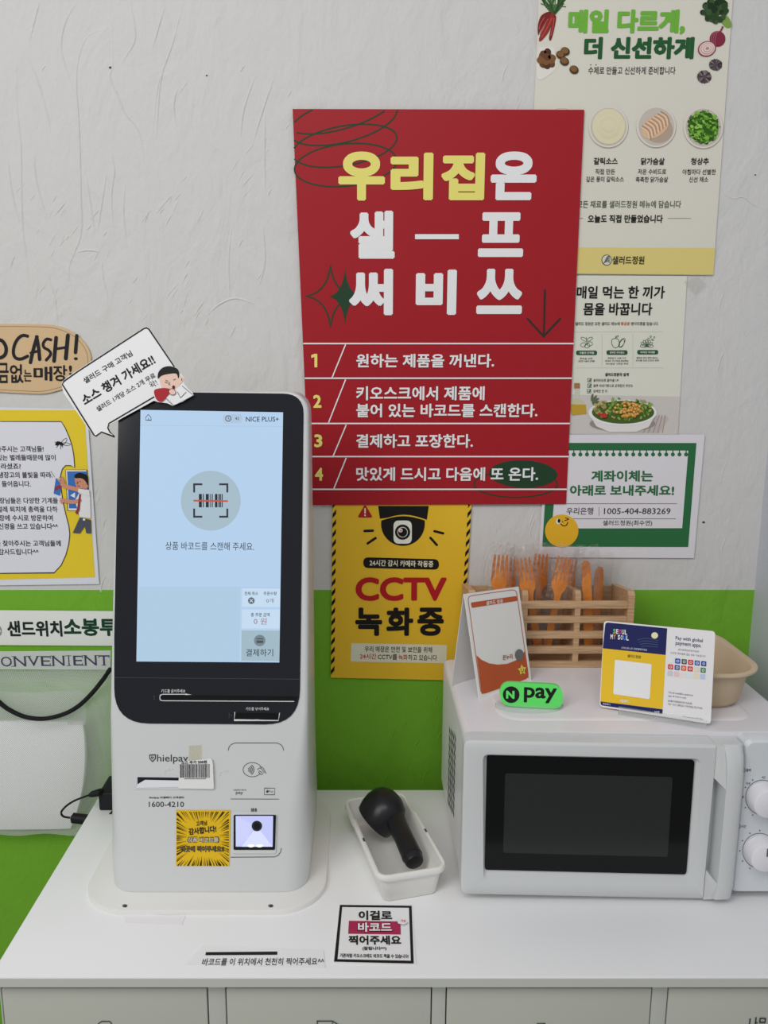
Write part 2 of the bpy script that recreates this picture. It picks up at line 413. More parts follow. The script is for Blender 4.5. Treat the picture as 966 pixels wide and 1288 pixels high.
for i, (cx, cy) in enumerate(((90, 83), (97, 210), (100, 333), (102, 437))):
    p = t.part('step_number')
    if i: T(p, pl, str(i+1), x(cx), y(cy), 10.5, 16.5, YEL, 2, bold=.05)
    else: poly(p, pl, Q((78, 66), (88, 62), (97, 62), (97, 104), (88, 104), (88, 72), (78, 75)), YEL, 2)
p = t.part('highlight_oval')
ell(p, pl, 658, 596.2, 43, 17.3, GRN, 1, 2, 40); stroke(p, pl, ellpts(648.6, 609, 52.5, 16.5, 0, 50), 1.6, GRN, 1, True)
p = t.part('step_text')
for s_, a, b_, c, d in (('원하는 제품을 꺼낸다.', 218, 648, 62, 105), ('키오스크에서 제품에', 218, 618, 163, 207), ('붙어 있는 바코드를 스캔한다.', 218, 783, 217, 260), ('결제하고 포장한다.', 218, 582, 312, 355), ('맛있게 드시고 다음에 또 온다.', 218, 785, 415, 458)):
    Tx(p, pl, s_, x(a), x(b_), y(c), y(d), HW, lay=3, bold=.03)
t.done()

# ---- cream poster, top right
pl = wallp(.0028)
t = Thing('poster', 'tall cream menu poster with vegetables and round bowls, hung highest on the right', 'poster', Py(790, 345, -.003))
sheet(t.part('sheet'), pl, [(663, 344), (897, 346), (926, -60), (680, -60)], M((203, 200, 187), .5))
x, y, Q = crop(660, 0, .3168); sc = .3168
p = t.part('band', 'straw yellow band'); poly(p, pl, [(664, 311), (899.6, 312.2), (897, 345.5), (663, 343.8)], M((206, 190, 118)), 1)
LG = M((104, 166, 58)); DG = M((34, 84, 46)); DK = M((44, 42, 38))
p = t.part('headline'); Tx(p, pl, '매일 다르게,', x(172), x(638), y(38), y(138), LG, bold=.045, lay=2, off=.012); Tx(p, pl, '더 신선하게', x(235), x(672), y(147), y(236), DG, bold=.045, lay=2, off=.012)
p = t.part('body_text')
Tx(p, pl, '수제로 만들고 신선하게 준비합니다', x(252), x(598), y(265), y(296), DK, bold=.01)
for q in (262, 283): ell(p, pl, x(q), y(258), .8, .8, DK, 1, n=8)
for s_, cx, cy, wd, h, bo in (('갈릭소스', 321, 640, 96, 28, .02), ('직접 만든', 319, 682, 78, 22, 0), ('깊은 풍미 갈릭소스', 318, 712, 150, 22, 0), ('닭가슴살', 508, 641, 94, 28, .02), ('저온 수비드로', 505, 682, 112, 22, 0),
        ('촉촉한 닭가슴살', 504, 713, 128, 22, 0), ('청상추', 695, 641, 72, 28, .02), ('아침마다 선별한', 692, 683, 132, 22, 0), ('신선 채소', 690, 713, 76, 22, 0)):
    if h == 28: p = t.part('bowl_caption')
    T(p, pl, s_, x(cx), y(cy), wd*sc, h*sc, DK, bold=bo, off=.01)
p = t.part('statement')
Tx(p, pl, '모든 재료를 샐러드정원 메뉴에 담습니다', x(208), x(620), y(797), y(826), M((52, 74, 44)), bold=.01)
p = t.part('statement')
Tx(p, pl, '오늘도 직접 만들었습니다', x(250), x(548), y(853), y(885), M((26, 30, 24)), bold=.035)
for a, b_ in ((568, 660), (150, 232)): rect(p, pl, x(a), y(866), x(b_), y(868), M((130, 128, 118)), 1)
p = t.part('shop_lettering'); Tx(p, pl, '샐러드정원', x(347), x(474), y(1017), y(1050), M((58, 56, 44)), bold=.025, lay=3)
p = t.part('emblem'); ell(p, pl, x(325), y(1033), 6.6, 7, M((86, 88, 80)), 2); ell(p, pl, x(325), y(1033), 5.6, 6, M((200, 200, 186)), 3)
for i in range(5): stroke(p, pl, smoothp([(x(312+i*3), y(1046-i*6)), (x(325+i*2), y(1038-i*5)), (x(338), y(1043-i*6))], 4), 1, M((86, 92, 84)), 4)
PL = M((206, 200, 190)); PS = M((160, 152, 142))
def bowl(cx, cy, name, lab, fill):
    p = t.part(name, lab); u, v = x(cx), y(cy)
    ell(p, pl, u+.3, v+.6, 25.4, 27, PS, 1, n=40); ell(p, pl, u, v, 25, 26.4, PL, 2, n=40); ell(p, pl, u+.3, v+.3, 22.3, 23.6, M((184, 177, 166)), 3, n=40); fill(p, u, v)
def sauce(p, u, v):
    for i, (r, c) in enumerate(((20.8, (208, 200, 168)), (14, (214, 206, 176)), (12.6, (207, 199, 167)), (7, (214, 206, 177)), (5.8, (208, 200, 168)))): ell(p, pl, u+.4, v, r, r*1.07, M(c), 4+i, n=36)
def chicken(p, u, v):
    ell(p, pl, u+3, v+5, 18, 16, M((170, 150, 132)), 4)
    ell(p, pl, u-1, v, 20, 12.5, M((206, 172, 142)), 5, -38)
    for i in range(7):
        q = -14+i*4.9; cx_, cy_ = u-1+q*.79, v-q*.62
        stroke(p, pl, smoothp([(cx_-6, cy_-9), (cx_+2.5, cy_-3), (cx_+5, cy_+7)], 5), 1.3, M((172, 128, 100)), 6); stroke(p, pl, smoothp([(cx_-7.4, cy_-7.5), (cx_+.8, cy_-1.5), (cx_+3, cy_+8)], 5), 1.4, M((224, 198, 172)), 6)
def lettuce(p, u, v):
    R = random.Random(3)
    ell(p, pl, u, v, 19, 20, M((52, 88, 26)), 4)
    for i in range(170):
        a = R.uniform(0, 6.28); r = 20*math.sqrt(R.random()); c = R.choice([(64, 110, 32), (92, 146, 44), (118, 170, 62), (48, 86, 26), (140, 186, 84)])
        q = R.uniform(1.2, 3.2); ell(p, pl, u+r*math.cos(a), v+r*math.sin(a), q, q*R.uniform(.35, .8), M(c), 5+i*.02, R.uniform(0, 180), 8)
bowl(331, 503, 'bowl_picture', 'bowl of pale garlic sauce', sauce); bowl(521, 502, 'bowl_picture', 'bowl of sliced chicken breast', chicken); bowl(708, 506, 'bowl_picture', 'bowl of green lettuce', lettuce); bowl(146, 503, 'bowl_picture', 'bowl mostly behind the red poster', sauce)
p = t.part('vegetable_picture', 'red carrots with green tops')
R = random.Random(5)
for i in range(46):
    a = (112+R.uniform(-8, 8), 58); e = (R.uniform(60, 165), R.uniform(-30, 30)); stroke(p, pl, Q(a, ((a[0]+e[0])/2+R.uniform(-8, 8), 25), e), 1.3, M(R.choice([(52, 88, 44), (70, 104, 56), (40, 70, 36)])), 1+i*.02)
for pts_, c_ in ((((100, 46), (66, 62), (52, 100), (53, 140), (64, 118), (90, 84), (104, 58)), (112, 34, 36)), (((108, 54), (92, 80), (66, 130), (56, 160), (66, 162), (94, 128), (112, 84), (116, 60)), (138, 44, 40)), (((112, 60), (114, 70), (104, 110), (96, 150), (100, 162), (108, 150), (120, 100), (124, 66)), (120, 34, 36))):
    poly(p, pl, smoothp(Q(*pts_), 4, True), M(c_), 3)
for q in (((92, 76), (70, 112), (60, 140)), ((108, 72), (88, 112), (66, 150)), ((116, 72), (112, 104), (102, 144)), ((78, 70), (62, 96), (56, 118))): stroke(p, pl, smoothp(Q(*q), 4), .9, M((184, 84, 76)), 4)
p = t.part('vegetable_picture', 'white sack of potatoes with loose ones')
poly(p, pl, smoothp(Q((51, 200), (66, 188), (84, 186), (104, 184), (118, 196), (120, 214), (128, 236), (122, 272), (96, 298), (50, 312)), 4, True), M((212, 208, 200)), 1)
for i in range(17):
    cx_, cy_ = R.uniform(62, 108), R.uniform(200, 262)
    if cx_ < 54: continue
    ell(p, pl, x(cx_), y(cy_), 5.2, 4.4, M(R.choice([(96, 62, 40), (118, 80, 50), (76, 48, 34)])), 2+i*.1, R.uniform(0, 90), 14)
for cx_, cy_ in ((160, 205), (142, 219), (157, 245), (195, 278)):
    ell(p, pl, x(cx_), y(cy_), 6, 5.2, M((74, 50, 32)), 4, 30, 18); ell(p, pl, x(cx_)-.6, y(cy_)-1, 4.6, 3.6, M((120, 88, 52)), 5, 30, 18)
p = t.part('vegetable_picture', 'dark green broccoli')
poly(p, pl, smoothp(Q((770, 70), (800, 60), (822, 95), (812, 112), (792, 105)), 4, True), M((118, 148, 72)), 1)
for i in range(60):
    a = R.uniform(0, 6.28); r = 52*math.sqrt(R.random()); q = R.uniform(2.5, 5); ell(p, pl, x(755+r*1.0*math.cos(a)), y(45+r*.85*math.sin(a)), q, q, M(R.choice([(42, 66, 38), (30, 50, 30), (56, 80, 48)])), 2+i*.05, n=10)
p = t.part('vegetable_picture', 'whole and halved purple onions')
ell(p, pl, x(765), y(155), 10, 10, M((122, 40, 62)), 2); stroke(p, pl, Q((775, 128), (784, 112), (786, 105)), 2.4, M((132, 60, 70)), 2)
for i in range(3): stroke(p, pl, ellpts(x(765), y(155), 3+2.6*i, 9.4, 12, 10, 100, 260), .7, M((164, 92, 108)), 3)
ell(p, pl, x(722), y(195), 11.6, 9.6, M((132, 56, 78)), 4, -20)
for i, (r, c) in enumerate(((.87, (212, 190, 180)), (.72, (188, 150, 150)), (.64, (214, 194, 184)), (.46, (190, 152, 152)), (.38, (214, 196, 186)), (.2, (170, 128, 128)))): ell(p, pl, x(722), y(195), 11.6*r, 9.6*r, M(c), 5+i, -20)
p = t.part('vegetable_picture', 'two dark purple bulbs')
for cx_, cy_, r in ((757, 258, 8.2), (712, 306, 9)):
    ell(p, pl, x(cx_), y(cy_), r, r*.88, M((84, 74, 78)), 2)
    for i in range(26):
        a = R.uniform(0, 6.28); stroke(p, pl, [(x(cx_)+r*.3*math.cos(a), y(cy_)+r*.25*math.sin(a)), (x(cx_)+r*1.02*math.cos(a), y(cy_)+r*.95*math.sin(a))], .9, M(R.choice([(58, 48, 56), (112, 100, 100), (140, 126, 124)])), 3+i*.02)
t.done()

# ---- salad flyer under it
pl = wallp(.0022)
t = Thing('poster', 'small pale poster of a chickpea salad bowl with black title, below the cream menu poster', 'poster', Py(776, 546, -.002))
sheet(t.part('sheet'), pl, [(690, 546), (852.5, 547), (864.3, 347.2), (698, 346.5)], M((206, 206, 193), .45))
x, y, Q = crop(700, 340, .2754); sc = .2754
p = t.part('table_picture', 'pale grey table'); poly(p, pl, [(690.2, 545.5), (852.2, 546.4), (855, 499), (692, 496)], M((192, 187, 182)), 1)
for i in range(5): stroke(p, pl, Q((440+i*14, 660), (395+i*22, 742)), .8, M((150, 138, 130)), 3)
poly(p, pl, Q((420, 664), (505, 668), (512, 682), (470, 742), (330, 742)), M((182, 172, 166)), 2)
p = t.part('headline'); Tx(p, pl, '매일 먹는 한 끼가', x(92), x(494), y(72), y(130), INK, bold=.03); Tx(p, pl, '몸을 바꿉니다', x(122), x(437), y(148), y(206), INK, bold=.03)
p = t.part('body_text'); g6 = M((84, 84, 74)); DGR = M((44, 84, 52))
Tx(p, pl, '샐러드 정원은 모든 샐러드 메뉴에', x(85), x(288), y(236), y(252), g6, off=.015); Tx(p, pl, '황금알', x(293), x(334), y(236), y(251), M((196, 96, 44)), bold=.02)
Tx(p, pl, '병아리콩을 담습니다.', x(340), x(466), y(236), y(252), g6, off=.015)
p = t.part('feature_text')
for cx_, cy_, wd, s_ in ((135, 403, 58, '근육을 위한'), (136, 415, 74, '완전한 식물성 단백질'), (275, 401, 84, '포만감이 오래 가고'), (275, 414, 108, '장까지 건강하게 채워주는'), (275, 427, 102, '식이섬유 가득한 구성'), (414, 400, 98, '활력과 영양 균형 채우는'), (414, 412, 104, '한끼를 위한 건강한 선택')): T(p, pl, s_, x(cx_), y(cy_), wd*sc, 8.5*sc, g6, off=.015, res=1)
p = t.part('rule_line')
for yy in (281, 445): rect(p, pl, x(88), y(yy), x(488), y(yy)+.3, M((176, 176, 160)), 1)
for xx in (207, 348): rect(p, pl, x(xx), y(292), x(xx)+.3, y(440), M((170, 170, 156)), 1)
p = t.part('checklist'); T(p, pl, '샐러드정원의 설계', x(275), y(476), 108*sc, 16*sc, INK, bold=.03)
for cy_, x1, s_ in ((502, 284, '올리브유로 흡수율 UP'), (527, 348, '블루 비네가렛으로 균형잡힌 영양소'), (552, 230, '담백한 한 끼')): Tx(p, pl, s_, x(168), x(x1), y(cy_-7), y(cy_+7), g6, bold=.015, res=1)
for cx_, cy_ in ((150, 502), (150, 527), (148, 552)):
    stroke(p, pl, Q((cx_-8, cy_-8), (cx_+8, cy_-8), (cx_+8, cy_+8), (cx_-8, cy_+8)), .6, DGR, 1, True); stroke(p, pl, Q((cx_-4, cy_-1), (cx_, cy_+4), (cx_+9, cy_-9)), .7, DGR, 2)
for cx_, s_ in ((137, '식물성 단백질'), (276, '풍부한 식이섬유'), (416, '비타민 미네랄')):
    p = t.part('pill_label'); yy = 377-(cx_-137)*.01
    rect(p, pl, x(cx_-48), y(yy-10.5), x(cx_+48), y(yy+10.5), DGR, 1, 2.6); T(p, pl, s_, x(cx_), y(yy), 66*sc, 10*sc, WHITE, 2, bold=.02, res=1)
p = t.part('icon_drawing')
def leaf(cx_, cy_, l, a, wd=.6):
    ca, sa = math.cos(math.radians(a)), math.sin(math.radians(a)); o = []
    for k in range(16):
        tt = 2*math.pi*k/16; lx, ly = l*(1+math.cos(tt))/2, l*.22*math.sin(tt); o.append((x(cx_+lx*ca-ly*sa), y(cy_+lx*sa+ly*ca)))
    stroke(p, pl, o, wd, DGR, 1, True)
for a in (-150, -30): leaf(138, 322, 30, a)
for q in ((122, 340), (140, 345), (152, 336)): stroke(p, pl, ellpts(x(q[0]), y(q[1]), 3.4, 2.6, -20, 14), .6, DGR, 1, True)
stroke(p, pl, Q((138, 340), (137, 318), (136, 305)), .6, DGR, 1)
p = t.part('icon_drawing'); stroke(p, pl, smoothp(Q((268, 312), (254, 316), (252, 335), (262, 352), (276, 352), (286, 338), (282, 316)), 4, True), .7, DGR, 1, True); stroke(p, pl, Q((268, 312), (270, 302)), .7, DGR, 1); leaf(286, 350, 46, -58); leaf(290, 352, 40, -66); leaf(270, 306, 14, -30)
p = t.part('icon_drawing')
for a in range(-180, 1, 30): leaf(412, 346, 30, a)
for q in ((430, 302), (440, 318), (420, 312), (446, 306)): stroke(p, pl, ellpts(x(q[0]), y(q[1]), 1, 1, 0, 10), .5, DGR, 1, True)
stroke(p, pl, Q((430, 306), (434, 320), (440, 316)), .5, DGR, 1)
p = t.part('oil_bottle_picture')
rect(p, pl, x(80), y(515), x(106), y(540), M((150, 112, 78)), 3, 1); rect(p, pl, x(84), y(540), x(103), y(590), M((186, 188, 176)), 3)
poly(p, pl, Q((80, 585), (106, 585), (134, 612), (136, 655), (70, 662), (64, 640), (64, 600)), M((188, 182, 150)), 3); poly(p, pl, Q((66, 612), (132, 614), (136, 655), (70, 662), (64, 640)), M((180, 146, 52)), 4)
for a in (0, -25, -50, 20, 45, -80): 
    ca, sa = math.cos(math.radians(a)), math.sin(math.radians(a)); ell(p, pl, x(158+22*ca), y(600+20*sa), 5, 1.5, M((92, 104, 76)), 3, a, 12)
p = t.part('salad_bowl_picture')
ell(p, pl, x(300), y(700), 150*sc, 36*sc, M((140, 132, 126)), 3, n=36)
poly(p, pl, [q for q in ellpts(x(300), y(650), 155*sc, 70*sc, 0, 24, 0, 180)] , M((206, 204, 200)), 4)
poly(p, pl, Q((147, 655), (453, 655), (420, 715), (360, 738), (240, 738), (180, 712)), M((212, 209, 205)), 5)
ell(p, pl, x(300), y(650), 156*sc, 60*sc, M((222, 219, 214)), 6, n=40); ell(p, pl, x(302), y(648), 142*sc, 52*sc, M((70, 92, 40)), 7, n=40)
for i in range(150):
    a = R.uniform(0, 6.28); r = math.sqrt(R.random()); q = R.uniform(1, 3); cx_, cy_ = 302+138*r*math.cos(a), 640+50*r*math.sin(a)-8
    ell(p, pl, x(cx_), y(cy_), q, q*.6, M(R.choice([(92, 128, 44), (64, 100, 34), (128, 156, 66), (150, 148, 90)] if cx_ > 235 else [(176, 160, 104), (150, 140, 84), (110, 120, 60)])), 8+i*.02, R.uniform(0, 180), 9)
for i in range(64):
    a = R.uniform(0, 6.28); r = math.sqrt(R.random()); cx_, cy_ = x(322+58*r*math.cos(a)), y(634+38*r*math.sin(a)); ell(p, pl, cx_, cy_, 2, 1.9, M((172, 118, 50)), 12+i*.1, n=12); ell(p, pl, cx_-.3, cy_-.4, 1.4, 1.2, M(R.choice([(212, 160, 84), (222, 174, 100)])), 12.05+i*.1, n=10)
for cx_, cy_, r in ((212, 662, 15), (190, 655, 8)): ell(p, pl, x(cx_), y(cy_), r*sc, r*.7*sc, M((176, 54, 40)), 20)
t.done()

# ---- green bank transfer notice
pl = wallp(.0034)
t = Thing('poster', 'white bank transfer notice with a green border and a winking yellow ball', 'poster', Py(780, 702, -.003))
sheet(t.part('sheet'), pl, [(677, 701), (872.8, 702), (886.5, 546.7), (688, 546.5)], M((208, 206, 210), .45))
x, y, Q = crop(670, 540, .3064); sc = .3064
BG = M((44, 102, 62))
p = t.part('green_border'); poly(p, pl, [(682, 687.5), (865.5, 688), (875.9, 557.2), (690, 557)], BG, 1)
p = t.part('note_panel', 'white notepad panel with a torn edge'); poly(p, pl, [(694, 664.6), (857.8, 664.2), (865.5, 566.7), (702, 566.5)], M((210, 207, 211)), 2)
for i in range(19):
    cx_ = 141+i*27.1; ell(p, pl, x(cx_), y(103), 2.5, 2.5, BG, 3, n=14); rect(p, pl, x(cx_)-.7, y(86), x(cx_)+.7, y(100), BG, 3)
p = t.part('heading'); Tx(p, pl, '계좌이체는', x(240), x(493), y(168), y(215), BG, lay=3, bold=.04, shear=-.05); Tx(p, pl, '아래로 보내주세요!', x(152), x(580), y(228), y(273), BG, lay=3, bold=.04, shear=-.03)
p = t.part('account_text'); K2 = M((50, 52, 56))
rect(p, pl, x(120), y(304), x(592), y(306), K2, 3); rect(p, pl, x(82), y(366), x(587), y(368), K2, 3); rect(p, pl, x(271), y(318), x(272.6), y(355), K2, 3)
Tx(p, pl, '우리은행', x(138), x(248), y(321), y(350), K2, lay=3, bold=.015); Tx(p, pl, '1005-404-883269', x(292), x(565), y(323), y(348), K2, lay=3, bold=.015); Tx(p, pl, '샐러드정원(최수연)', x(287), x(490), y(373), y(398), K2, lay=3, bold=.012)
p = t.part('winking_ball', 'winking yellow ball'); ell(p, pl, 706.3, 667.5, 21, 20.6, M((216, 168, 42)), 4, n=40)
ell(p, pl, x(104), y(377), 3, 3.6, M((226, 222, 214)), 5); ell(p, pl, x(107), y(375), 1.7, 2.6, INK, 6)
stroke(p, pl, smoothp(Q((132, 362), (146, 368), (130, 374)), 4), 1, INK, 5); stroke(p, pl, smoothp(Q((114, 386), (124, 395), (138, 392), (143, 380)), 4), 1.1, INK, 5); stroke(p, pl, Q((121, 376), (124, 382)), .9, INK, 5)
t.done()

# ---- CCTV notice
pl = wallp(.0040)
t = Thing('poster', 'yellow camera warning notice with black hazard stripes, under the red poster', 'poster', Py(500, 854, -.004))
sheet(t.part('sheet'), pl, [(416, 852.3), (581, 856), (594.6, 605), (418.6, 605)], M((218, 176, 46), .42))
x, y, Q = crop(400, 620, .2277); sc = .2277; BK = M((24, 23, 22), .45)
p = t.part('hazard_stripe')
p2 = t.part('hazard_stripe')
for i in range(20):
    yy = -20+54*i; xl = 80-(yy-70)*.0105; xr_ = 848-(yy-70)*.060
    if yy > -60 and yy < 985: poly(p, pl, Q((xl+1, yy+28), (xl+21, yy+2), (xl+20, yy+28), (xl, yy+52)), BK, 1)
    if yy < 990: poly(p2, pl, Q((xr_-21, yy+24), (xr_, yy-2), (xr_-1.5, yy+22), (xr_-22, yy+50)), BK, 1)
p = t.part('warning_triangle', 'red warning triangle'); poly(p, pl, rpoly(Q((260, 62), (303, 136), (217, 136)), 3), M((160, 34, 36)), 1); rect(p, pl, x(256), y(84), x(264), y(113), M((228, 214, 180)), 2); ell(p, pl, x(260), y(123), 1.1, 1.1, M((228, 214, 180)), 2, n=10)
p = t.part('camera_picture', 'black dome camera with four rays')
top = [(332, 72), (612, 72), (601, 148)] + [(600-250*k/8, 148-28*math.sin(math.pi*k/8)) for k in range(1, 8)] + [(342, 142)]
poly(p, pl, Q(*top), BK, 1)
dome = [(350, 152)] + [(350+240*k/8, 152-24*math.sin(math.pi*k/8)) for k in range(1, 8)] + [(590, 152)] + [(469+121*math.cos(a), 170+122*math.sin(a)) for a in [math.pi*k/20 for k in range(21)]]
poly(p, pl, Q(*dome), BK, 1)
rect(p, pl, x(417), y(152), x(518), y(280), M((226, 220, 204)), 2, 7)
for i, (r, c) in enumerate(((42, BK), (29, M((206, 200, 190))), (25, BK))): ell(p, pl, x(467), y(216), r*sc, r*sc, c, 3+i, n=30)
ell(p, pl, x(456), y(206), 11*sc, 11*sc, M((222, 196, 186)), 6); ell(p, pl, x(457), y(207), 4*sc, 4*sc, M((120, 40, 36)), 7, n=10)
for q in (((257, 210), (303, 208)), ((274, 279), (318, 249)), ((643, 211), (691, 223)), ((621, 248), (656, 287))): stroke(p, pl, Q(*q), 3.1, BK, 1, cap=True)
p = t.part('caption_pill'); poly(p, pl, rpoly(Q((250, 355), (668, 366), (668, 424), (250, 414)), 6.6), BK, 1); T(p, pl, '24시간 감시 카메라 작동중', x(461), y(389), 352*sc, 35*sc, M((220, 212, 190)), 2, bold=.025, rot=1.2)
CR = M((166, 27, 34))
p = t.part('heading', 'large red and black heading')
Tx(p, pl, 'CCTV', x(207), x(710), y(465), y(597), CR, lay=2, bold=.055, res=5)
for s_, a, b_ in (('녹', 205, 355), ('화', 377, 526), ('중', 548, 695)): Tx(p, pl, s_, x(a), x(b_), y(632), y(790), BK, lay=2, bold=.05, res=4)
p = t.part('text_box', 'pale text box'); poly(p, pl, rpoly(Q((184, 829), (712, 840), (710, 941), (180, 931)), 2), M((208, 206, 186)), 1)
T(p, pl, '우리 매장은 안전 및 보안을 위해', x(444), y(864), 372*sc, 33*sc, BK, 2, bold=.012, rot=.8)
for s_, a, b_, c, yy in (('24시간', 232, 322, CR, 902), ('CCTV를', 330, 437, BK, 905), ('녹화', 445, 495, CR, 907), ('하고 있습니다', 498, 657, BK, 909)): T(p, pl, s_, x((a+b_)/2), y(yy), (b_-a)*sc, 31*sc, c, 2, bold=.012, rot=.8)
t.done()

# ---- yellow insect notice, left
pl = wallp(.0030)
t = Thing('poster', 'laminated yellow and white notice with a cartoon man and fly, at the left edge', 'poster', Py(40, 736, -.003))
sheet(t.part('sheet'), pl, [(-46, 737), (124.6, 734.6), (109.5, 514.5), (-60, 511)], M((206, 208, 216), .3))
x, y, Q = crop(0, 500, .2018); sc = .2018; YP = M((222, 190, 44), .35); WP = M((210, 210, 220), .35)
p = t.part('yellow_ground'); poly(p, pl, [(-40, 730), (119.4, 726), (106, 516), (-54, 515.5)], YP, 1)
p = t.part('speech_panel', 'white speech panel')
out = [(-230, 149), (383, 150), (408, 190), (432, 245), (450, 300), (461, 360), (467, 437), (440, 424), (410, 424), (390, 445), (380, 480), (378, 520), (384, 580), (394, 650), (412, 730), (430, 800), (436, 850), (430, 910), (412, 980), (382, 1045), (338, 1092), (-210, 1097)]
poly(p, pl, Q(*out), WP, 2); stroke(p, pl, Q(*out), 1.0, INK, 3, True)
p = t.part('body_text')
for s_, a, b_, yy in (('찾아주시는 고객님들!', -60, 273, 320), ('있는 벌레들때문에 많이', -18, 348, 374), ('놀라셨죠?', -32, 131, 428), ('냉장고의 불빛을 따라', -8, 320, 482), ('들어옵니다.', 12, 193, 538), ('매장님들은 다양한 기계들', -36, 362, 642), ('벌레 퇴치에 총력을 다하', -16, 360, 696), ('매장에 수시로 방문하여', -38, 330, 750), ('신경을 쓰고 있습니다^^', -8, 362, 802), ('을 찾아주시는 고객님들께', -28, 380, 908), ('감사드립니다^^', -8, 242, 961)):
    Tx(p, pl, s_, x(a), x(b_), y(yy-19), y(yy+19), M((38, 38, 44)), lay=3, bold=.02)
p = t.part('fly_drawing')
for q in ((375, 285, 5, 2, 20), (358, 290, 2.6, 2, 0)): ell(p, pl, x(q[0]), y(q[1]), q[2], q[3], INK, 3, q[4], 12)
p = t.part('fly_wing')
for q in ((398, 278, 6, 2.2, -50), (412, 290, 5.6, 1.7, 5)): stroke(p, pl, ellpts(x(q[0]), y(q[1]), q[2], q[3], q[4], 16), .6, INK, 3, True)
for q in (((362, 290), (345, 296)), ((368, 294), (352, 312)), ((378, 294), (380, 322)), ((384, 292), (392, 312)), ((356, 284), (342, 276))): stroke(p, pl, Q(*q), .7, INK, 3)
p = t.part('motion_mark')
for q in (((318, 458), (342, 496)), ((308, 480), (330, 498))): stroke(p, pl, Q(*q), .5, INK, 3)
SK = M((196, 136, 112), .4); BL = M((60, 108, 178), .4)
p = t.part('man_drawing', 'cartoon man in a white shirt reaching through a blue window')
poly(p, pl, Q((410, 450), (543, 450), (562, 704), (424, 704)), M((224, 224, 230), .35), 3); stroke(p, pl, Q((410, 450), (543, 450), (562, 704), (424, 704)), .5, INK, 4, True)
poly(p, pl, Q((420, 460), (543, 460), (558, 690), (432, 690)), BL, 4); poly(p, pl, Q((440, 610), (470, 590), (470, 625)), M((226, 226, 232)), 5)
poly(p, pl, Q((350, 500), (388, 530), (376, 612), (336, 598)), BL, 4); poly(p, pl, Q((345, 555), (384, 540), (382, 565), (340, 582)), M((132, 56, 66)), 5)
poly(p, pl, Q((470, 640), (492, 600), (545, 570), (563, 600), (568, 750), (500, 745)), M((222, 222, 230), .35), 6)      # shirt
poly(p, pl, Q((500, 745), (569, 762), (571, 846), (540, 844), (530, 800), (500, 846), (456, 842)), M((76, 78, 92)), 6)
poly(p, pl, Q((520, 752), (534, 754), (533, 766), (519, 764)), M((224, 224, 224)), 7)
poly(p, pl, smoothp(Q((470, 480), (500, 470), (546, 490), (550, 560), (510, 566), (484, 560), (472, 530)), 4, True), SK, 7)
poly(p, pl, smoothp(Q((470, 500), (472, 478), (500, 468), (540, 480), (552, 500), (550, 548), (536, 520), (510, 502)), 4, True), INK, 8)
for q in (((482, 522), (492, 528)), ((498, 520), (506, 522)), ((486, 548), (502, 552)), ((488, 528), (482, 540))): stroke(p, pl, Q(*q), .6, M((70, 40, 36)), 9)
stroke(p, pl, smoothp(Q((520, 585), (470, 568), (420, 555), (392, 540)), 4), 5.2, SK, 8, cap=True); stroke(p, pl, smoothp(Q((500, 640), (460, 650), (420, 644), (394, 640)), 4), 5, SK, 8, cap=True)
for q in (((396, 540), (364, 508)), ((398, 534), (376, 496)), ((402, 532), (392, 494)), ((394, 634), (380, 628)), ((394, 642), (378, 642)), ((396, 650), (384, 654))): stroke(p, pl, Q(*q), 1.8, SK, 8, cap=True)
poly(p, pl, Q((492, 566), (560, 575), (562, 612), (536, 606), (490, 590)), M((224, 224, 232), .35), 9)
poly(p, pl, Q((498, 600), (508, 600), (500, 700), (486, 728), (472, 716), (484, 690)), M((136, 54, 60)), 9)
t.done()

# ---- kraft no cash sign
pl = wallp(.0034)
t = Thing('sign', 'brown kraft oval no cash sign with black brush lettering, above the yellow notice', 'sign', Py(20, 496, -.003))
x, y, Q = crop(0, 390, .1449); sc = .1449
out = [(-520, 130)] + [(0, 122), (200, 122), (420, 127), (520, 145), (620, 185), (700, 245), (758, 320), (785, 390), (788, 470), (765, 540), (710, 600), (620, 655), (500, 700), (370, 726), (200, 722), (0, 712)] + [(-300, 690), (-520, 620), (-600, 400), (-580, 220)]
out = smoothp(out, 4, True)
sheet(t.part('board'), pl, list(reversed(Q(*out))), M((198, 170, 132), .6), .002)
p = t.part('stitch_line'); inn = [(100+(a-100)*.962, 424+(b_-424)*.93) for a, b_ in out]; stroke(p, pl, Q(*inn), .45, M((122, 100, 76)), 1, True)
p = t.part('lettering'); BR_ = M((34, 33, 36), .55)
for q, wd in (([(-270, 440), (-262, 240)], 30), ([(-262, 240), (-170, 430)], 28), ([(-170, 430), (-160, 236)], 30), ([(-60, 330), (-30, 262), (20, 268), (52, 320), (48, 380), (10, 412), (-40, 410)], 30), ([(240, 226), (200, 220), (160, 245), (128, 300), (117, 370), (137, 415), (185, 424), (240, 400)], 27), ([(265, 455), (288, 350), (322, 232)], 30), ([(318, 232), (336, 330), (345, 428)], 30), ([(268, 372), (345, 352)], 22),
        ([(442, 258), (405, 252), (376, 290), (384, 325), (425, 350), (440, 385), (402, 434)], 24), ([(488, 240), (470, 442)], 32), ([(590, 220), (572, 420)], 34), ([(475, 338), (575, 324)], 22), ([(668, 222), (656, 368)], 30)):
    stroke(p, pl, smoothp(Q(*q), 5), wd*sc, BR_, 2, cap=True)
ell(p, pl, x(659), y(422), 17*sc, 13*sc, BR_, 2, n=14)
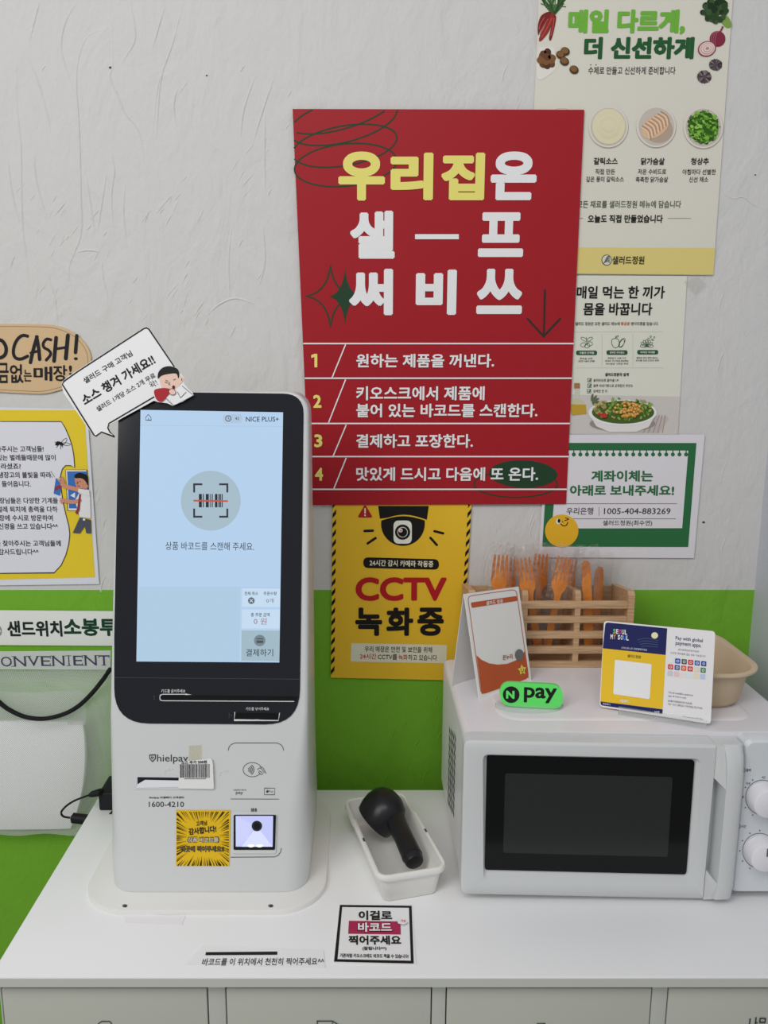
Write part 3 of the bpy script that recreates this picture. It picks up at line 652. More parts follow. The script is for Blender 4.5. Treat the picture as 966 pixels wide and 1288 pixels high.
for s_, a, b_, c, d in (('현', -120, -26, 462, 636), ('금', -12, 76, 458, 634), ('없', 86, 204, 470, 634), ('는', 206, 276, 516, 620), ('매', 292, 455, 490, 616), ('장', 462, 584, 478, 618), ('!', 598, 626, 480, 562)): Tx(p, pl, s_, x(a), x(b_), y(c), y(d), BR_, lay=2, bold=.022, shear=.06)
t.done()

# ---- green wall strip label
pl = wallp(.0030)
x, y, Q = crop(0, 680, .3263); sc = .3263
t = Thing('sign', 'white strip sign for small sandwich bags, on the green paint left of the kiosk', 'sign', Py(60, 812, -.003))
sheet(t.part('sheet'), pl, [(-70, 811), (166, 812.5), (167, 769), (-70, 767)], M((216, 217, 213), .4))
p = t.part('lettering'); Tx(p, pl, '샌드위치', x(28), x(240), y(308), y(370), M((34, 40, 40)), lay=1, bold=.04); Tx(p, pl, '소봉투', x(245), x(452), y(300), y(368), M((24, 62, 40)), lay=1, bold=.045)
p = t.part('emblem'); stroke(p, pl, ellpts(x(-22), y(345), 9, 7, 0, 20), 1, M((130, 130, 130)), 1, True); stroke(p, pl, ellpts(x(-22), y(352), 9, 7, 0, 20), 1, M((130, 130, 130)), 1, True)
t.done()

# =================================================================== HANGING MESH BAG
mesh_m = meshbag(); bx, by, BQ = crop(0, 680, .3263)
YB = -.052
plb = wallp(.052)
t = Thing('mesh_bag', 'white mesh bag with a lettered band and black cord, hanging on the green wall', 'bag', Py(50, 1050, -.03))
p = t.part('body')
def bagpt(u, v, s_):   # s_ 0 front .. 1 back
    q = plb.pt(u, v); return V((q.x, YB*(1-s_)-.004*s_, q.z))
outl = [(-70, 843), (146, 842), (146, 900), (144, 985), (118, 1020), (96, 1052), (50, 1050), (30, 1047), (-70, 1040)]
NR = 14; rows = []
for k in range(NR+1):
    v = 843+(1050-843)*k/NR
    # right limit at this row
    xs = 146
    for (a, b_) in zip(outl[1:6], outl[2:7]):
        if a[1] <= v <= b_[1]: xs = a[0]+(b_[0]-a[0])*(v-a[1])/(b_[1]-a[1]+1e-6)
    if v >= 1050: xs = 97
    rows.append([(-70+(xs+70)*j/16, v+(1.5*math.sin(j*.9) if k == NR else 0)) for j in range(17)])
R = random.Random(11)
vs = []; fs = []
for k, row in enumerate(rows):
    for j, (u, v) in enumerate(row):
        d = math.sin(math.pi*k/NR)**.25 * math.sin(math.pi*j/16)**.3 if 0 < k < NR else 0
        yy = -.03-.024*d+R.uniform(-.001, .001); vs.append(Py(u, v, yy))
for k in range(NR):
    for j in range(16): fs.append((k*17+j, k*17+j+1, (k+1)*17+j+1, (k+1)*17+j))
p.add(vs, fs, mesh_m)
vs2 = [V((q.x, -.004 if 0 < i % 17 < 16 and 0 < i//17 < NR else q.y, q.z)) for i, q in enumerate(vs)]
p.add(vs2, [tuple(reversed(f)) for f in fs], mesh_m)
p = t.part('top_band', 'translucent white band'); band = CLEAR('frosted_band', (.9, .93, .9), .1, .62, .4)
plq = wallp(.031)
sheet(p, plq, [(-70, 842), (139, 842.6), (139, 818.5), (-70, 820)], band, .001)
p = t.part('band_lettering'); NV = M((62, 64, 82), .5)
adv = {'C': 40, 'O': 46, 'N': 50, 'V': 46, 'E': 40, 'I': 24, 'T': 44}; cur = -44
ser = {'N': ((.0, 0), (.0, 1), (1, 1)), 'V': ((.05, 1), (.95, 1)), 'E': (), 'I': ((.5, 0), (.5, 1)), 'T': ((.5, 0),)}
for ch in 'CONVENIENT':
    a = adv[ch]*1.09; yy = 466-(cur/430)*6
    w0, w1 = cur+4, cur+a-4
    if ch == 'I': w0, w1 = cur+a/2-2, cur+a/2+2
    T(p, plq, ch, bx((w0+w1)/2), by(yy), (w1-w0)*.3263, 38*.3263, NV, 1, res=3)
    for fx, fy in ser.get(ch, ()):
        X_ = w0+(w1-w0)*fx; Y_ = yy+19-38*fy; rect(p, plq, bx(X_-9), by(Y_)-.35, bx(X_+9), by(Y_)+.35, NV, 1.1)
    if ch in 'ET':
        for fx in ((1,) if ch == 'E' else (0, 1)):
            X_ = w0+(w1-w0)*fx; rect(p, plq, bx(X_)-.4, by(yy-19), bx(X_)+.4, by(yy-9), NV, 1.1)
            if ch == 'E': rect(p, plq, bx(X_)-.4, by(yy+9), bx(X_)+.4, by(yy+19), NV, 1.1)
    cur += a
p = t.part('cord', 'black cord handle')
cpts = smoothp([(139, 841), (128, 857), (112, 876), (96, 890), (78, 899), (55, 904), (33, 902), (14, 894), (0, 884), (-14, 868), (-24, 845)], 5)
p.tube([Py(u, v, -.056 if 3 < i < len(cpts)-4 else -.048) for i, (u, v) in enumerate(cpts)], .0036, M((26, 26, 28), .6), 8)
t.done()
# bundle inside
t = Thing('plastic_bag_bundle', 'folded bundle of white plastic bags inside the mesh bag', 'packaging', Py(40, 1048, -.028))
p = t.part('folded_stack'); secs = []
wp = M((240, 243, 242), .45)
for k in range(13):
    f_ = k/12; v = 1040-f_*(1040-906); d = .010*math.sin(math.pi*min(1, .10+f_*.85))**.5
    xl, xrr = Py(-60, v, -.026).x, Py(110-20*(1-f_)**3-6*f_**6, v, -.026).x; z = Py(0, v, -.026).z
    secs.append([V((xl+(xrr-xl)*s_, -.0285-d*(.55+.45*math.sin(math.pi*s_)**.3)*(1 if sd == 0 else -1)+R.uniform(-.0006, .0006), z)) for sd in (0, 1) for s_ in ([i/9 for i in range(10)] if sd == 0 else [1-i/9 for i in range(10)])])
p.loft(secs, wp)
p = t.part('top_flap', 'translucent loose top edge'); flap = CLEAR('thin_plastic', (.95, .97, .95), .08, .30, .3)
fl = []
for k in range(6):
    for j in range(11):
        u = -60+j*16.8; v = 912-k*8+(.8*math.sin(j*1.3)) - (j/10)*3*k/5; q = Py(u, v, -.03-.004*math.sin(j*.8+k)); fl.append(q)
p.add(fl, [(k*11+j, k*11+j+1, (k+1)*11+j+1, (k+1)*11+j) for k in range(5) for j in range(10)], flap)
t.done()

# =================================================================== WORKTOP AND CABINET
yb = -.06; yf = Pz(300, 1229, ZT).y; xl = Pz(60, 1108, ZT).x; x_r = xr-.004
CTM = M((232, 226, 226), .35, .74)
ZS = Py(300, 1241.5, yf).z
t = Thing('worktop', 'long white worktop holding the kiosk, microwave and scanner tray', 'worktop', ((xl+x_r)/2, yf, ZS))
t.part('slab').rbox((xl, yf, ZS), (x_r, yb, ZT), CTM, .0014, 2)
t.part('edge_band', 'pale grey front edge band').box((xl+.0005, yf-.0008, ZS+.0004), (x_r-.0005, yf+.0004, ZT-.0016), M((186, 187, 180), .5, .77))
t.done()
t = Thing('drawer_cabinet', 'pale grey drawer cabinet under the white worktop', 'cabinet', ((xl+x_r)/2, -.2, 0))
GF = M((178, 180, 172), .5, .80); GD = M((180, 182, 171), .5, .80); ycar = yf+.010
p = t.part('carcass'); zb = ZS-.0006
p.box((xl+.004, ycar+.016, .06), (x_r-.004, yb-.002, zb), GF)
def xpx(u): return Py(u, 1262, ycar).x
edges = [(2, 262), (283.5, 543.5), (560.5, 820), (839, 1058)]
st = [(xl+.004, xpx(2)), (xpx(262), xpx(283.5)), (xpx(543.5), xpx(560.5)), (xpx(820), xpx(839))]
for a, b_ in st: 
    if b_-a > .001: p.box((a, ycar+.001, .06), (b_, ycar+.02, zb), GF, .0008)
zd1 = Py(300, 1244, ycar).z
p.box((xl+.004, ycar+.001, zd1+.0015), (x_r-.004, ycar+.02, zb), GF, .0005)
p = t.part('plinth'); p.box((xl+.01, ycar+.04, 0), (x_r-.01, yb-.01, .06), M((110, 110, 106)))
pld = Plane((0, ycar-.0005, 0), (1, 0, 0), (0, 0, 1))
for i, (a, b_) in enumerate(edges):
    fr = t.part('drawer'); zlow = zd1-.19
    fr.box((xpx(a)+.0015, ycar, zlow), (min(xpx(b_), x_r-.006)-.0015, ycar+.015, zd1), GD, .001)
    sub = t.part('label', parent=fr)
    if i == 0: stroke(sub, pld, [(124, 1300), (124, 1287), (128, 1284.5), (138, 1284.5), (140, 1287), (141, 1300)], 1.2, M((50, 54, 54)), 1)
    if i == 1: stroke(sub, pld, [(399, 1300), (399, 1284), (418, 1284), (428, 1290), (428, 1300)], 1.2, M((50, 54, 54)), 1); stroke(sub, pld, [(418, 1284), (418, 1290), (428, 1290)], .8, M((50, 54, 54)), 1)
    if i == 2: stroke(sub, pld, [(676, 1300), (676, 1287), (685, 1287), (685, 1300)], 1.2, M((50, 54, 54)), 1)
    if i == 3: T(sub, pld, '나무', 953, 1287, 22, 16, M((50, 54, 54)), 1, bold=.02)
    low = t.part('drawer'); low.box((xpx(a)+.0015, ycar, .30), (min(xpx(b_), x_r-.006)-.0015, ycar+.015, zlow-.012), GD, .001)
    low = t.part('drawer'); low.box((xpx(a)+.0015, ycar, .07), (min(xpx(b_), x_r-.006)-.0015, ycar+.015, .29), GD, .001)
t.done()

# =================================================================== KIOSK
ZP = ZT+.007
KP0 = Pz(262, 1124, ZP); TAU = math.radians(11.0)
KP = Plane(KP0, (1, 0, 0), (0, math.sin(TAU), math.cos(TAU)))
KW = M((199, 201, 200), .32, .80)
t = Thing('payment_kiosk', 'tall white self payment kiosk with a lit touch screen in a black front', 'kiosk', Pz(262, 1124, ZT))
p = t.part('base_plate', 'thin white base plate with two screw holes')
xa, xb = Pz(107, 1118, ZP).x, Pz(412, 1085, ZP).x; ya = Pz(250, 1148.5, ZT+.003).y
def rsec(z, ins=0): return [V((a, b_, z)) for a, b_ in rrect(xa+ins, ya+ins, xb-ins, -.085-ins, .062-ins, 10)]
p.loft([rsec(ZT), rsec(ZP-.0015), rsec(ZP-.0004, .0006), rsec(ZP, .002)], M((216, 215, 212), .35, .80))
hp = flatp(ZP)
for u in (157, 340.5): p = t.part('screw_hole'); ell(p, hp, u, 1139.5, 3.4, 2.1, M((120, 120, 118), .4), 1); ell(p, hp, u+.4, 1140, 2.2, 1.3, M((46, 46, 46), .4), 2)
# body
p = t.part('body', smooth=50)
vl = [(493.0, 149.5, 384), (500, 148.5, 388), (560, 147.2, 388.6), (750, 141, 388), (840, 139, 387.6), (950, 136.6, 387), (1060, 133.4, 388), (1124, 132.4, 389.5)]
def edge(v):
    for a, b_ in zip(vl, vl[1:]):
        if v <= b_[0]: 
            f_ = (v-a[0])/(b_[0]-a[0]); return a[1]+(b_[1]-a[1])*f_, a[2]+(b_[2]-a[2])*f_
    return vl[-1][1:]
secs = []
ztop = KP.pt(265, 493.2).z; rt = .026
zs = [ZP+.0005+(ztop-rt-ZP)*k/16 for k in range(17)] + [ztop-rt+rt*math.sin(math.pi/2*k/8) for k in range(1, 9)]
for z in zs:
    f_ = (z-ZP)/(ztop-ZP); y0 = KP0.y + (z-ZP)*math.tan(TAU)
    # image row of this height on the front plane
    d_ = V((KP0.x, y0, z))-CAM; yc = d_.y*cp-d_.z*sp; zc_ = d_.y*sp+d_.z*cp; v = CY-F*zc_/yc
    L_, R_ = edge(min(max(v, 500), 1124)); a, b_ = KP.pt(L_, v).x, KP.pt(R_, v).x
    sh = 0
    if z > ztop-rt: sh = rt-math.sqrt(max(0, rt*rt-(z-(ztop-rt))**2))
    fr = max(.006, min(.032, .006+.03*(v-905)/170)) if v > 905 else .006
    ybk = -.115 - .03*f_
    ins = .003*(1-min(1, (z-ZP)/.006))
    secs.append([V((q[0], q[1], z)) for q in [(b_-sh-ins-fr+fr*math.cos(math.radians(tt)), y0+ins+fr+fr*math.sin(math.radians(tt))) for tt in range(-90, 1, 15)] + [(b_-sh-ins, ybk-.012), (b_-sh-ins-.012, ybk), (a+sh+ins+.012, ybk), (a+sh+ins, ybk-.012)] + [(a+sh+ins+fr-fr*math.cos(math.radians(tt)), y0+ins+fr-fr*math.sin(math.radians(tt))) for tt in range(0, 91, 15)]])
p.loft(secs, KW)
# black front glass
def slab(mb, pl, pts, m, front, back):
    n = len(pts); f = [pl.pt(u, v, front) for u, v in pts]; bk = [pl.pt(u, v, front)-pl.n*(front-back) for u, v in pts]
    mb.add(f+bk, [tuple(range(n)), tuple(reversed(range(n, 2*n)))]+[(i, n+i, n+(i+1) % n, (i+1) % n) for i in range(n)], m)
BEZ = M((26, 27, 33), .14, .8, spec=.5)
p = t.part('front_glass', 'glossy black front panel')
slab(p, KP, list(reversed(rpoly([(149.8, 492.6), (382.2, 495.5), (379.4, 720), (376.8, 911.2), (144, 909.5), (144, 800)], [19, 26, 0, 44, 44, 0], 8))), BEZ, .0012, -.003)
glass = p
p = t.part('panel_seam'); stroke(p, KP, [(143.8, 852), (377.6, 854)], .7, M((62, 63, 68), .3), 4.6)
x, y, Q = crop(130, 480, .3107); sc = .3107
p = t.part('screen', 'lit pale blue touch screen')
SB = EM((181, 208, 236)); scr = [(172, 831.7), (351.5, 833), (356.2, 518.8), (177.2, 515.7)]
poly(p, KP, scr, SB, 5); screen = p
p = t.part('screen_panel', parent=screen)
poly(p, KP, Q((146, 834), (556, 834), (552, 1133), (136, 1130)), EM((174, 203, 226)), 6)
p = t.part('screen_panel', parent=screen); poly(p, KP, Q((563, 836), (716, 838), (716, 912), (562, 911)), EM((197, 219, 240)), 6); p = t.part('screen_panel', parent=screen); poly(p, KP, Q((562, 922), (716, 922), (715, 999), (561, 998)), EM((197, 219, 240)), 6)
p = t.part('screen_panel', 'grey pay button', parent=screen); poly(p, KP, Q((560, 1006), (714, 1007), (713, 1131), (559, 1129)), EM((162, 186, 198)), 6)
for q in (((152, 178), (727, 182)), ((146, 831), (718, 833))): p = t.part('screen_line', parent=screen); stroke(p, KP, Q(*q), .5, EM((170, 192, 214)), 6)
p = t.part('screen_pill', parent=screen); rect(p, KP, x(484), y(133), x(564), y(169), EM((176, 198, 220)), 6, 5)
p = t.part('screen_icon', parent=screen); ID = EM((48, 56, 66)); IG = EM((84, 96, 108))
stroke(p, KP, Q((173, 146), (184, 134), (195, 146), (195, 157), (173, 157)), .8, IG, 7, True); stroke(p, KP, Q((184, 157), (184, 148)), .8, IG, 7)
p = t.part('screen_icon', parent=screen); stroke(p, KP, ellpts(x(507), y(150), 3.4, 3.4, 0, 20), .9, ID, 7, True); stroke(p, KP, Q((507, 143), (507, 151), (512, 153)), .7, ID, 7)
p = t.part('screen_icon', 'round barcode scan picture', parent=screen); ell(p, KP, x(436), y(482), 121*sc, 121*sc, EM((166, 188, 200)), 6, n=56)
for cx_, cy_, sx_, sy_ in ((369, 416, 1, 1), (503, 416, -1, 1), (369, 547, 1, -1), (503, 547, -1, -1)): stroke(p, KP, Q((cx_+33*sx_, cy_), (cx_, cy_), (cx_, cy_+33*sy_)), 2.4, EM((52, 54, 66)), 7)
for a, wd in ((388, 12), (404, 4), (416, 12), (432, 3), (440, 4), (453, 10), (466, 3), (471, 6), (480, 4)): rect(p, KP, x(a), y(455), x(a+wd), y(509), EM((40, 44, 54)), 7)
stroke(p, KP, Q((369, 482), (503, 484)), 2.2, EM((196, 88, 72)), 8, cap=True)
p = t.part('screen_icon', parent=screen); ell(p, KP, x(600), y(886), 4.2, 4.2, EM((96, 106, 114)), 7)
for q in (((594, 880), (606, 892)), ((606, 880), (594, 892))): stroke(p, KP, Q(*q), .9, EM((205, 222, 236)), 8)
p = t.part('screen_icon', parent=screen); ell(p, KP, x(634), y(1047), 7.2, 7.2, EM((118, 134, 142)), 7); rect(p, KP, x(621), y(1038), x(648), y(1057), EM((74, 86, 94)), 8, 1); rect(p, KP, x(621), y(1043), x(648), y(1046), EM((140, 154, 162)), 9)
p = t.part('screen_text', parent=screen)
Tx(p, KP, 'NICE PLUS+', x(578), x(711), y(143), y(163), ID, lay=7, off=.012); T(p, KP, '42', x(543), y(150), 17*sc, 12*sc, IG, 7, off=.01)
p = t.part('screen_text', parent=screen); T(p, KP, '상품 바코드를 스캔해 주세요.', x(432), y(666), 358*sc, 33*sc, EM((58, 68, 78)), 7, off=.004, rot=.5, res=3)
p = t.part('screen_text', parent=screen); T(p, KP, '전체 취소', x(600), y(857), 56*sc, 15*sc, IG, 7, bold=.02); T(p, KP, '주문수량', x(676), y(857), 54*sc, 15*sc, IG, 7, bold=.02); T(p, KP, '0개', x(675), y(886), 30*sc, 18*sc, EM((132, 92, 112)), 7)
p = t.part('screen_text', parent=screen); T(p, KP, '총 주문 금액', x(636), y(943), 76*sc, 16*sc, IG, 7, bold=.02); T(p, KP, '0 원', x(636), y(969), 52*sc, 26*sc, EM((150, 98, 120)), 7); p = t.part('screen_text', parent=screen); T(p, KP, '결제하기', x(633), y(1096), 110*sc, 30*sc, EM((52, 62, 70)), 7, off=.006, res=3)
# card slots
x, y, Q = crop(130, 820, .3002); sc = .3002; LT = M((206, 206, 206), .4)
p = t.part('card_swipe_slot')
poly(p, KP, Q((240, 180), (812, 186), (811, 204), (240, 202)), M((10, 10, 12), .3), 5)
stroke(p, KP, Q((345, 176), (250, 176), (240, 180), (238, 190), (240, 200), (250, 203), (800, 206)), 1.0, LT, 6); poly(p, KP, Q((345, 173), (372, 178), (345, 179)), LT, 6)
p = t.part('slot_lettering'); Tx(p, KP, '카드를 긁어주세요', x(245), x(345), y(155), y(170), LT, lay=6, bold=.01, res=1)
p = t.part('card_insert_slot')
stroke(p, KP, Q((552, 250), (549, 284), (734, 286), (739, 254)), 1.1, LT, 6, False); poly(p, KP, Q((553, 254), (737, 256), (733, 281), (551, 280)), M((8, 8, 10), .3), 5); poly(p, KP, Q((634, 281), (654, 281), (644, 287)), LT, 7)
p = t.part('slot_lettering'); Tx(p, KP, '카드를 넣어주세요', x(598), x(695), y(230), y(244), LT, lay=6, bold=.01, res=1)
p = t.part('braille_dot')
for q in ((214, 184), (214, 190), (214, 197), (528, 258), (528, 264), (536, 264), (528, 272)):
    if q == (528, 258): p = t.part('braille_dot')
    ell(p, KP, x(q[0]), y(q[1]), .7, .7, M((70, 70, 74)), 5, n=8)
# lower body
x, y, Q = crop(170, 920, .207); sc = .207; GI = M((66, 68, 72), .4)
p = t.part('maker_logo')
poly(p, KP, rpoly(Q((85, 140), (127, 138), (127, 165), (106, 188), (86, 166)), 1), GI, 1); poly(p, KP, Q((92, 147), (121, 146), (121, 162), (106, 178), (93, 163)), M((190, 192, 194)), 2); poly(p, KP, Q((99, 150), (106, 150), (106, 172), (97, 160)), GI, 3); rect(p, KP, x(110), y(152), x(116), y(162), GI, 3)
p = t.part('maker_lettering'); Tx(p, KP, 'hielpay', x(133), x(322), y(140), y(196), GI, lay=1, off=.006, res=3)
p = t.part('phone_lettering'); T(p, KP, 'Shielpay 비엘페이 고객센터', x(190), y(402), 212*sc, 15*sc, M((50, 52, 54)), 1, bold=.03, res=1); Tx(p, KP, '1600-4210', x(83), x(297), y(426), y(459), M((56, 58, 62)), lay=1, bold=.012)
p = t.part('braille_dot')
for q in ((182, 238), (182, 250), (192, 238), (206, 228), (214, 236), (226, 228), (518, 250), (518, 264), (528, 250), (544, 240), (552, 250), (562, 240)):
    if q == (518, 250): p = t.part('braille_dot')
    c = KP.pt(x(q[0]), y(q[1])); p.ell(c, (KP.r*.0009, KP.up*.0009, KP.n*.0006), M((186, 188, 190), .3), 8, 6)
p = t.part('receipt_slot', 'dark receipt slot with a white lip')
slab(p, KP, list(reversed(Q((0, 274), (470, 280), (470, 352), (-2, 352)))), M((196, 198, 202), .35, .8), .0008, -.002)
poly(p, KP, Q((16, 276), (460, 282), (460, 318), (16, 318)), M((26, 26, 30), .5), 3.5); poly(p, KP, Q((16, 318), (60, 290), (460, 296), (460, 330), (10, 342)), M((214, 214, 222), .35), 4.2)
poly(p, KP, Q((16, 276), (460, 282), (460, 300), (62, 292), (16, 319)), M((30, 30, 34), .5), 4.5)
p = t.part('reader_mark'); LN = M((86, 88, 90), .4)
stroke(p, KP, Q((566, 116), (570, 96), (582, 80), (606, 70), (862, 70), (886, 80), (898, 96), (903, 116)), .9, LN, 1); p = t.part('reader_mark'); stroke(p, KP, Q((580, 410), (875, 411)), .8, LN, 1); p = t.part('reader_mark'); stroke(p, KP, Q((888, 708), (884, 732), (870, 752), (846, 762), (580, 764)), .9, LN, 1)
p = t.part('contactless_icon'); stroke(p, KP, ellpts(x(712), y(232), 56*sc, 43*sc, 0, 30, 35, 345), .8, LN, 1)
for i in range(4): stroke(p, KP, ellpts(x(676), y(232), (16+10*i)*sc, (12+9*i)*sc, 0, 8, -48, 48), 1.0, LN, 1)
for q in (((742, 232), (762, 222), (786, 252)), ((748, 244), (766, 262), (776, 256)), ((758, 214), (776, 220), (796, 256)), ((752, 238), (774, 252))): stroke(p, KP, smoothp(Q(*q), 3), .8, LN, 1)
p = t.part('pay_marks'); T(p, KP, 'SAMSUNG', x(636), y(355), 76*sc, 9*sc, GI, 1, bold=.02, res=1); T(p, KP, 'pay', x(634), y(376), 44*sc, 20*sc, GI, 1, off=.006)
p = t.part('pay_marks'); stroke(p, KP, Q((786, 344), (849, 344), (847, 384), (784, 384)), .6, GI, 1, True); ell(p, KP, x(803), y(365), 1.5, 1.7, GI, 1, n=10); poly(p, KP, Q((803, 355), (808, 352), (806, 358)), GI, 1); T(p, KP, 'Pay', x(825), y(365), 30*sc, 14*sc, GI, 1)
p = t.part('reader_icon')
for a, wd in ((705, 4), (712, 8), (724, 3), (730, 8)): rect(p, KP, x(a), y(466), x(a+wd), y(488), GI, 1)
stroke(p, KP, Q((702, 477), (742, 477)), .5, GI, 1)
p = t.part('barcode_reader_window', 'glowing barcode reader window in a black frame')
slab(p, KP, list(reversed(rpoly(Q((596, 500), (862, 500), (856, 738), (594, 738)), 3))), KW, .002, -.001)
slab(p, KP, list(reversed(rpoly(Q((601, 503), (857, 503), (851, 714), (600, 714)), 1.4))), M((18, 18, 20), .3), .003, -.001)
poly(p, KP, Q((613, 508), (840, 508), (837, 694), (614, 694)), EM((196, 202, 250), 1.0), 10.5); rw = p
p = t.part('reader_lens', parent=rw); GLW = EM((214, 220, 255), 1.05)
poly(p, KP, Q((613, 508), (720, 560), (690, 640), (614, 694)), EM((204, 210, 252), 1.0), 11); poly(p, KP, Q((720, 600), (764, 600), (837, 694), (648, 694)), GLW, 11.5)
ell(p, KP, x(742), y(568), 32*sc, 32*sc, M((40, 42, 46), .3), 12); ell(p, KP, x(742), y(568), 20*sc, 20*sc, M((18, 20, 22), .2), 13)
for u in (706, 758): ell(p, KP, x(u), y(688), 4, 1.6, EM((255, 255, 255), 1.6), 13)
p = t.part('sticker', 'yellow thank you sticker with black rays')
KS = M((214, 174, 34), .45); sheet(p, Plane(KP.pt(230, 1050, .0009), KP.r, KP.up), Q((248, 816), (572, 818), (579, 478), (249, 478)), KS, .0005)
R = random.Random(2); cx_, cy_ = 412, 650
for i in range(86):
    a = 2*math.pi*i/86+R.uniform(-.03, .03); ca, sa = math.cos(a), math.sin(a)
    far = min((160/abs(ca)) if abs(ca) > 1e-3 else 1e9, (166/abs(sa)) if abs(sa) > 1e-3 else 1e9)*.985; near = max(far*R.uniform(.55, .8), 0); wd = R.uniform(.008, .026)
    poly(p, KP, Q((cx_+near*ca, cy_+near*sa), (cx_+far*math.cos(a-wd), cy_+far*math.sin(a-wd)), (cx_+far*math.cos(a+wd), cy_+far*math.sin(a+wd))), M((44, 38, 22)), 4)
YI = M((44, 40, 34))
T(p, KP, '고객님', x(404), y(556), 66*sc, 30*sc, YI, 5, bold=.03, rot=-6); T(p, KP, '감사합니다!', x(410), y(598), 168*sc, 42*sc, YI, 5, bold=.04, rot=-6)
T(p, KP, '상품 바코드를', x(415), y(655), 196*sc, 38*sc, YI, 5, bold=.08); T(p, KP, '상품 바코드를', x(415), y(655), 186*sc, 29*sc, M((222, 214, 196)), 6, bold=.01)
T(p, KP, '이곳에 찍어주세요!!', x(410), y(711), 264*sc, 38*sc, YI, 5, bold=.07); T(p, KP, '이곳에 찍어주세요!!', x(410), y(711), 256*sc, 28*sc, M((120, 108, 78)), 6)
p = t.part('barcode_label', 'curled white barcode price label on yellowed tape')
sheet(p, Plane(KP.pt(230, 950, .0006), KP.r, KP.up), Q((326, 176), (404, 172), (402, 82), (326, 88)), CLEAR('old_tape', (.97, .95, .86), .05, .22, .3), .0003)
lp = Plane(KP.pt(245, 972, .0034), (KP.r+KP.n*.02), KP.up)
sheet(p, lp, rpoly(Q((262, 347), (478, 350), (472, 200), (464, 164), (276, 186), (268, 215)), [2, 2, 3, 3, 2, 2]), M((214, 214, 212), .5), .0012)
T(p, lp, '소스 추가 500원', x(358), y(187), 156*sc, 21*sc, M((44, 44, 44)), 1, bold=.04, rot=-2)
xx = 272; 
while xx < 452:
    wd = R.choice([1.6, 2.4, 3.6, 5]); rect(p, lp, x(xx), y(199-(xx-272)*.01), x(xx+wd), y(281), M((56, 56, 58)), 1); xx += wd+R.choice([1.6, 2.4, 3.4])
for i in range(22): rect(p, lp, x(300+i*6), y(284), x(300+i*6+3.6), y(290), M((80, 80, 82)), 1)
t.done()

# ---- speech bubble card stuck to the kiosk
pl = Plane(KP.pt(200, 490, .0075), KP.r, KP.up)
t = Thing('sign', 'tilted white speech bubble card with a shouting child, stuck on the kiosk top corner', 'sign', pl.pt(160, 490))
x, y, Q = crop(80, 400, .18634); sc = .18634
out = Q((-14, 448), (-6, 425), (30, 395), (90, 355), (540, 66), (562, 62), (582, 72), (700, 255), (745, 330), (790, 375), (812, 400), (812, 445), (850, 485), (878, 520), (800, 565), (735, 592), (700, 575), (640, 568), (608, 558), (310, 722), (300, 742), (316, 775), (352, 808), (256, 776), (218, 804), (200, 795), (0, 505))
sheet(t.part('card'), pl, list(reversed(out)), M((218, 218, 222), .4), .0012)
p = t.part('outline'); ol = Q((612, 532), (306, 712), (299, 742), (314, 772), (346, 803), (256, 770), (218, 798), (205, 790), (-8, 448), (2, 428), (95, 362), (542, 72), (560, 67), (576, 76), (748, 330)); stroke(p, pl, ol, 1.7, INK, 1)
p = t.part('lettering')
T(p, pl, '샐러드 구매 고객님', x(298), y(331), 375*sc, 43*sc, INK, 1, bold=.02, rot=-31); T(p, pl, '소스 챙겨 가세요!!', x(368), y(418), 560*sc, 76*sc, INK, 1, bold=.035, rot=-31); T(p, pl, '샐러드 1개당 소스 2개 무료', x(420), y(501), 458*sc, 38*sc, INK, 1, bold=.02, rot=-31); T(p, pl, '왁!', x(606), y(445), 52*sc, 46*sc, INK, 1, rot=-31)
p = t.part('child_drawing', 'cartoon child shouting into a red megaphone'); CS = M((222, 184, 168), .45)
poly(p, pl, smoothp(Q((645, 400), (660, 350), (720, 332), (780, 380), (805, 400), (806, 430), (785, 450), (770, 500), (720, 520), (670, 480)), 4, True), CS, 2)
poly(p, pl, smoothp(Q((638, 410), (640, 370), (670, 336), (720, 326), (770, 345), (782, 380), (775, 408), (760, 376), (700, 380), (660, 392)), 4, True), INK, 3)
poly(p, pl, smoothp(Q((690, 540), (720, 510), (800, 455), (845, 482), (874, 518), (800, 560), (735, 588)), 4, True), M((222, 222, 224)), 2)
for q in (((690, 540), (740, 588)), ((800, 458), (870, 516)), ((830, 500), (790, 540), (770, 500))): stroke(p, pl, Q(*q), .6, INK, 4)
poly(p, pl, smoothp(Q((612, 500), (630, 480), (690, 474), (730, 490), (700, 530), (664, 566), (630, 552)), 4, True), M((158, 36, 44), .4), 5)
ell(p, pl, x(736), y(500), 24*sc, 20*sc, CS, 6, 30); stroke(p, pl, ellpts(x(736), y(500), 24*sc, 20*sc, 30, 20), .5, INK, 7, True)
for q in (((684, 432), (704, 440)), ((742, 420), (758, 412)), ((690, 420), (706, 428)), ((715, 432), (712, 450), (722, 452)), ((798, 408), (800, 425))): stroke(p, pl, Q(*q), .7, INK, 4)
ell(p, pl, x(744), y(468), 9*sc, 12*sc, M((70, 28, 30)), 5)
t.done()

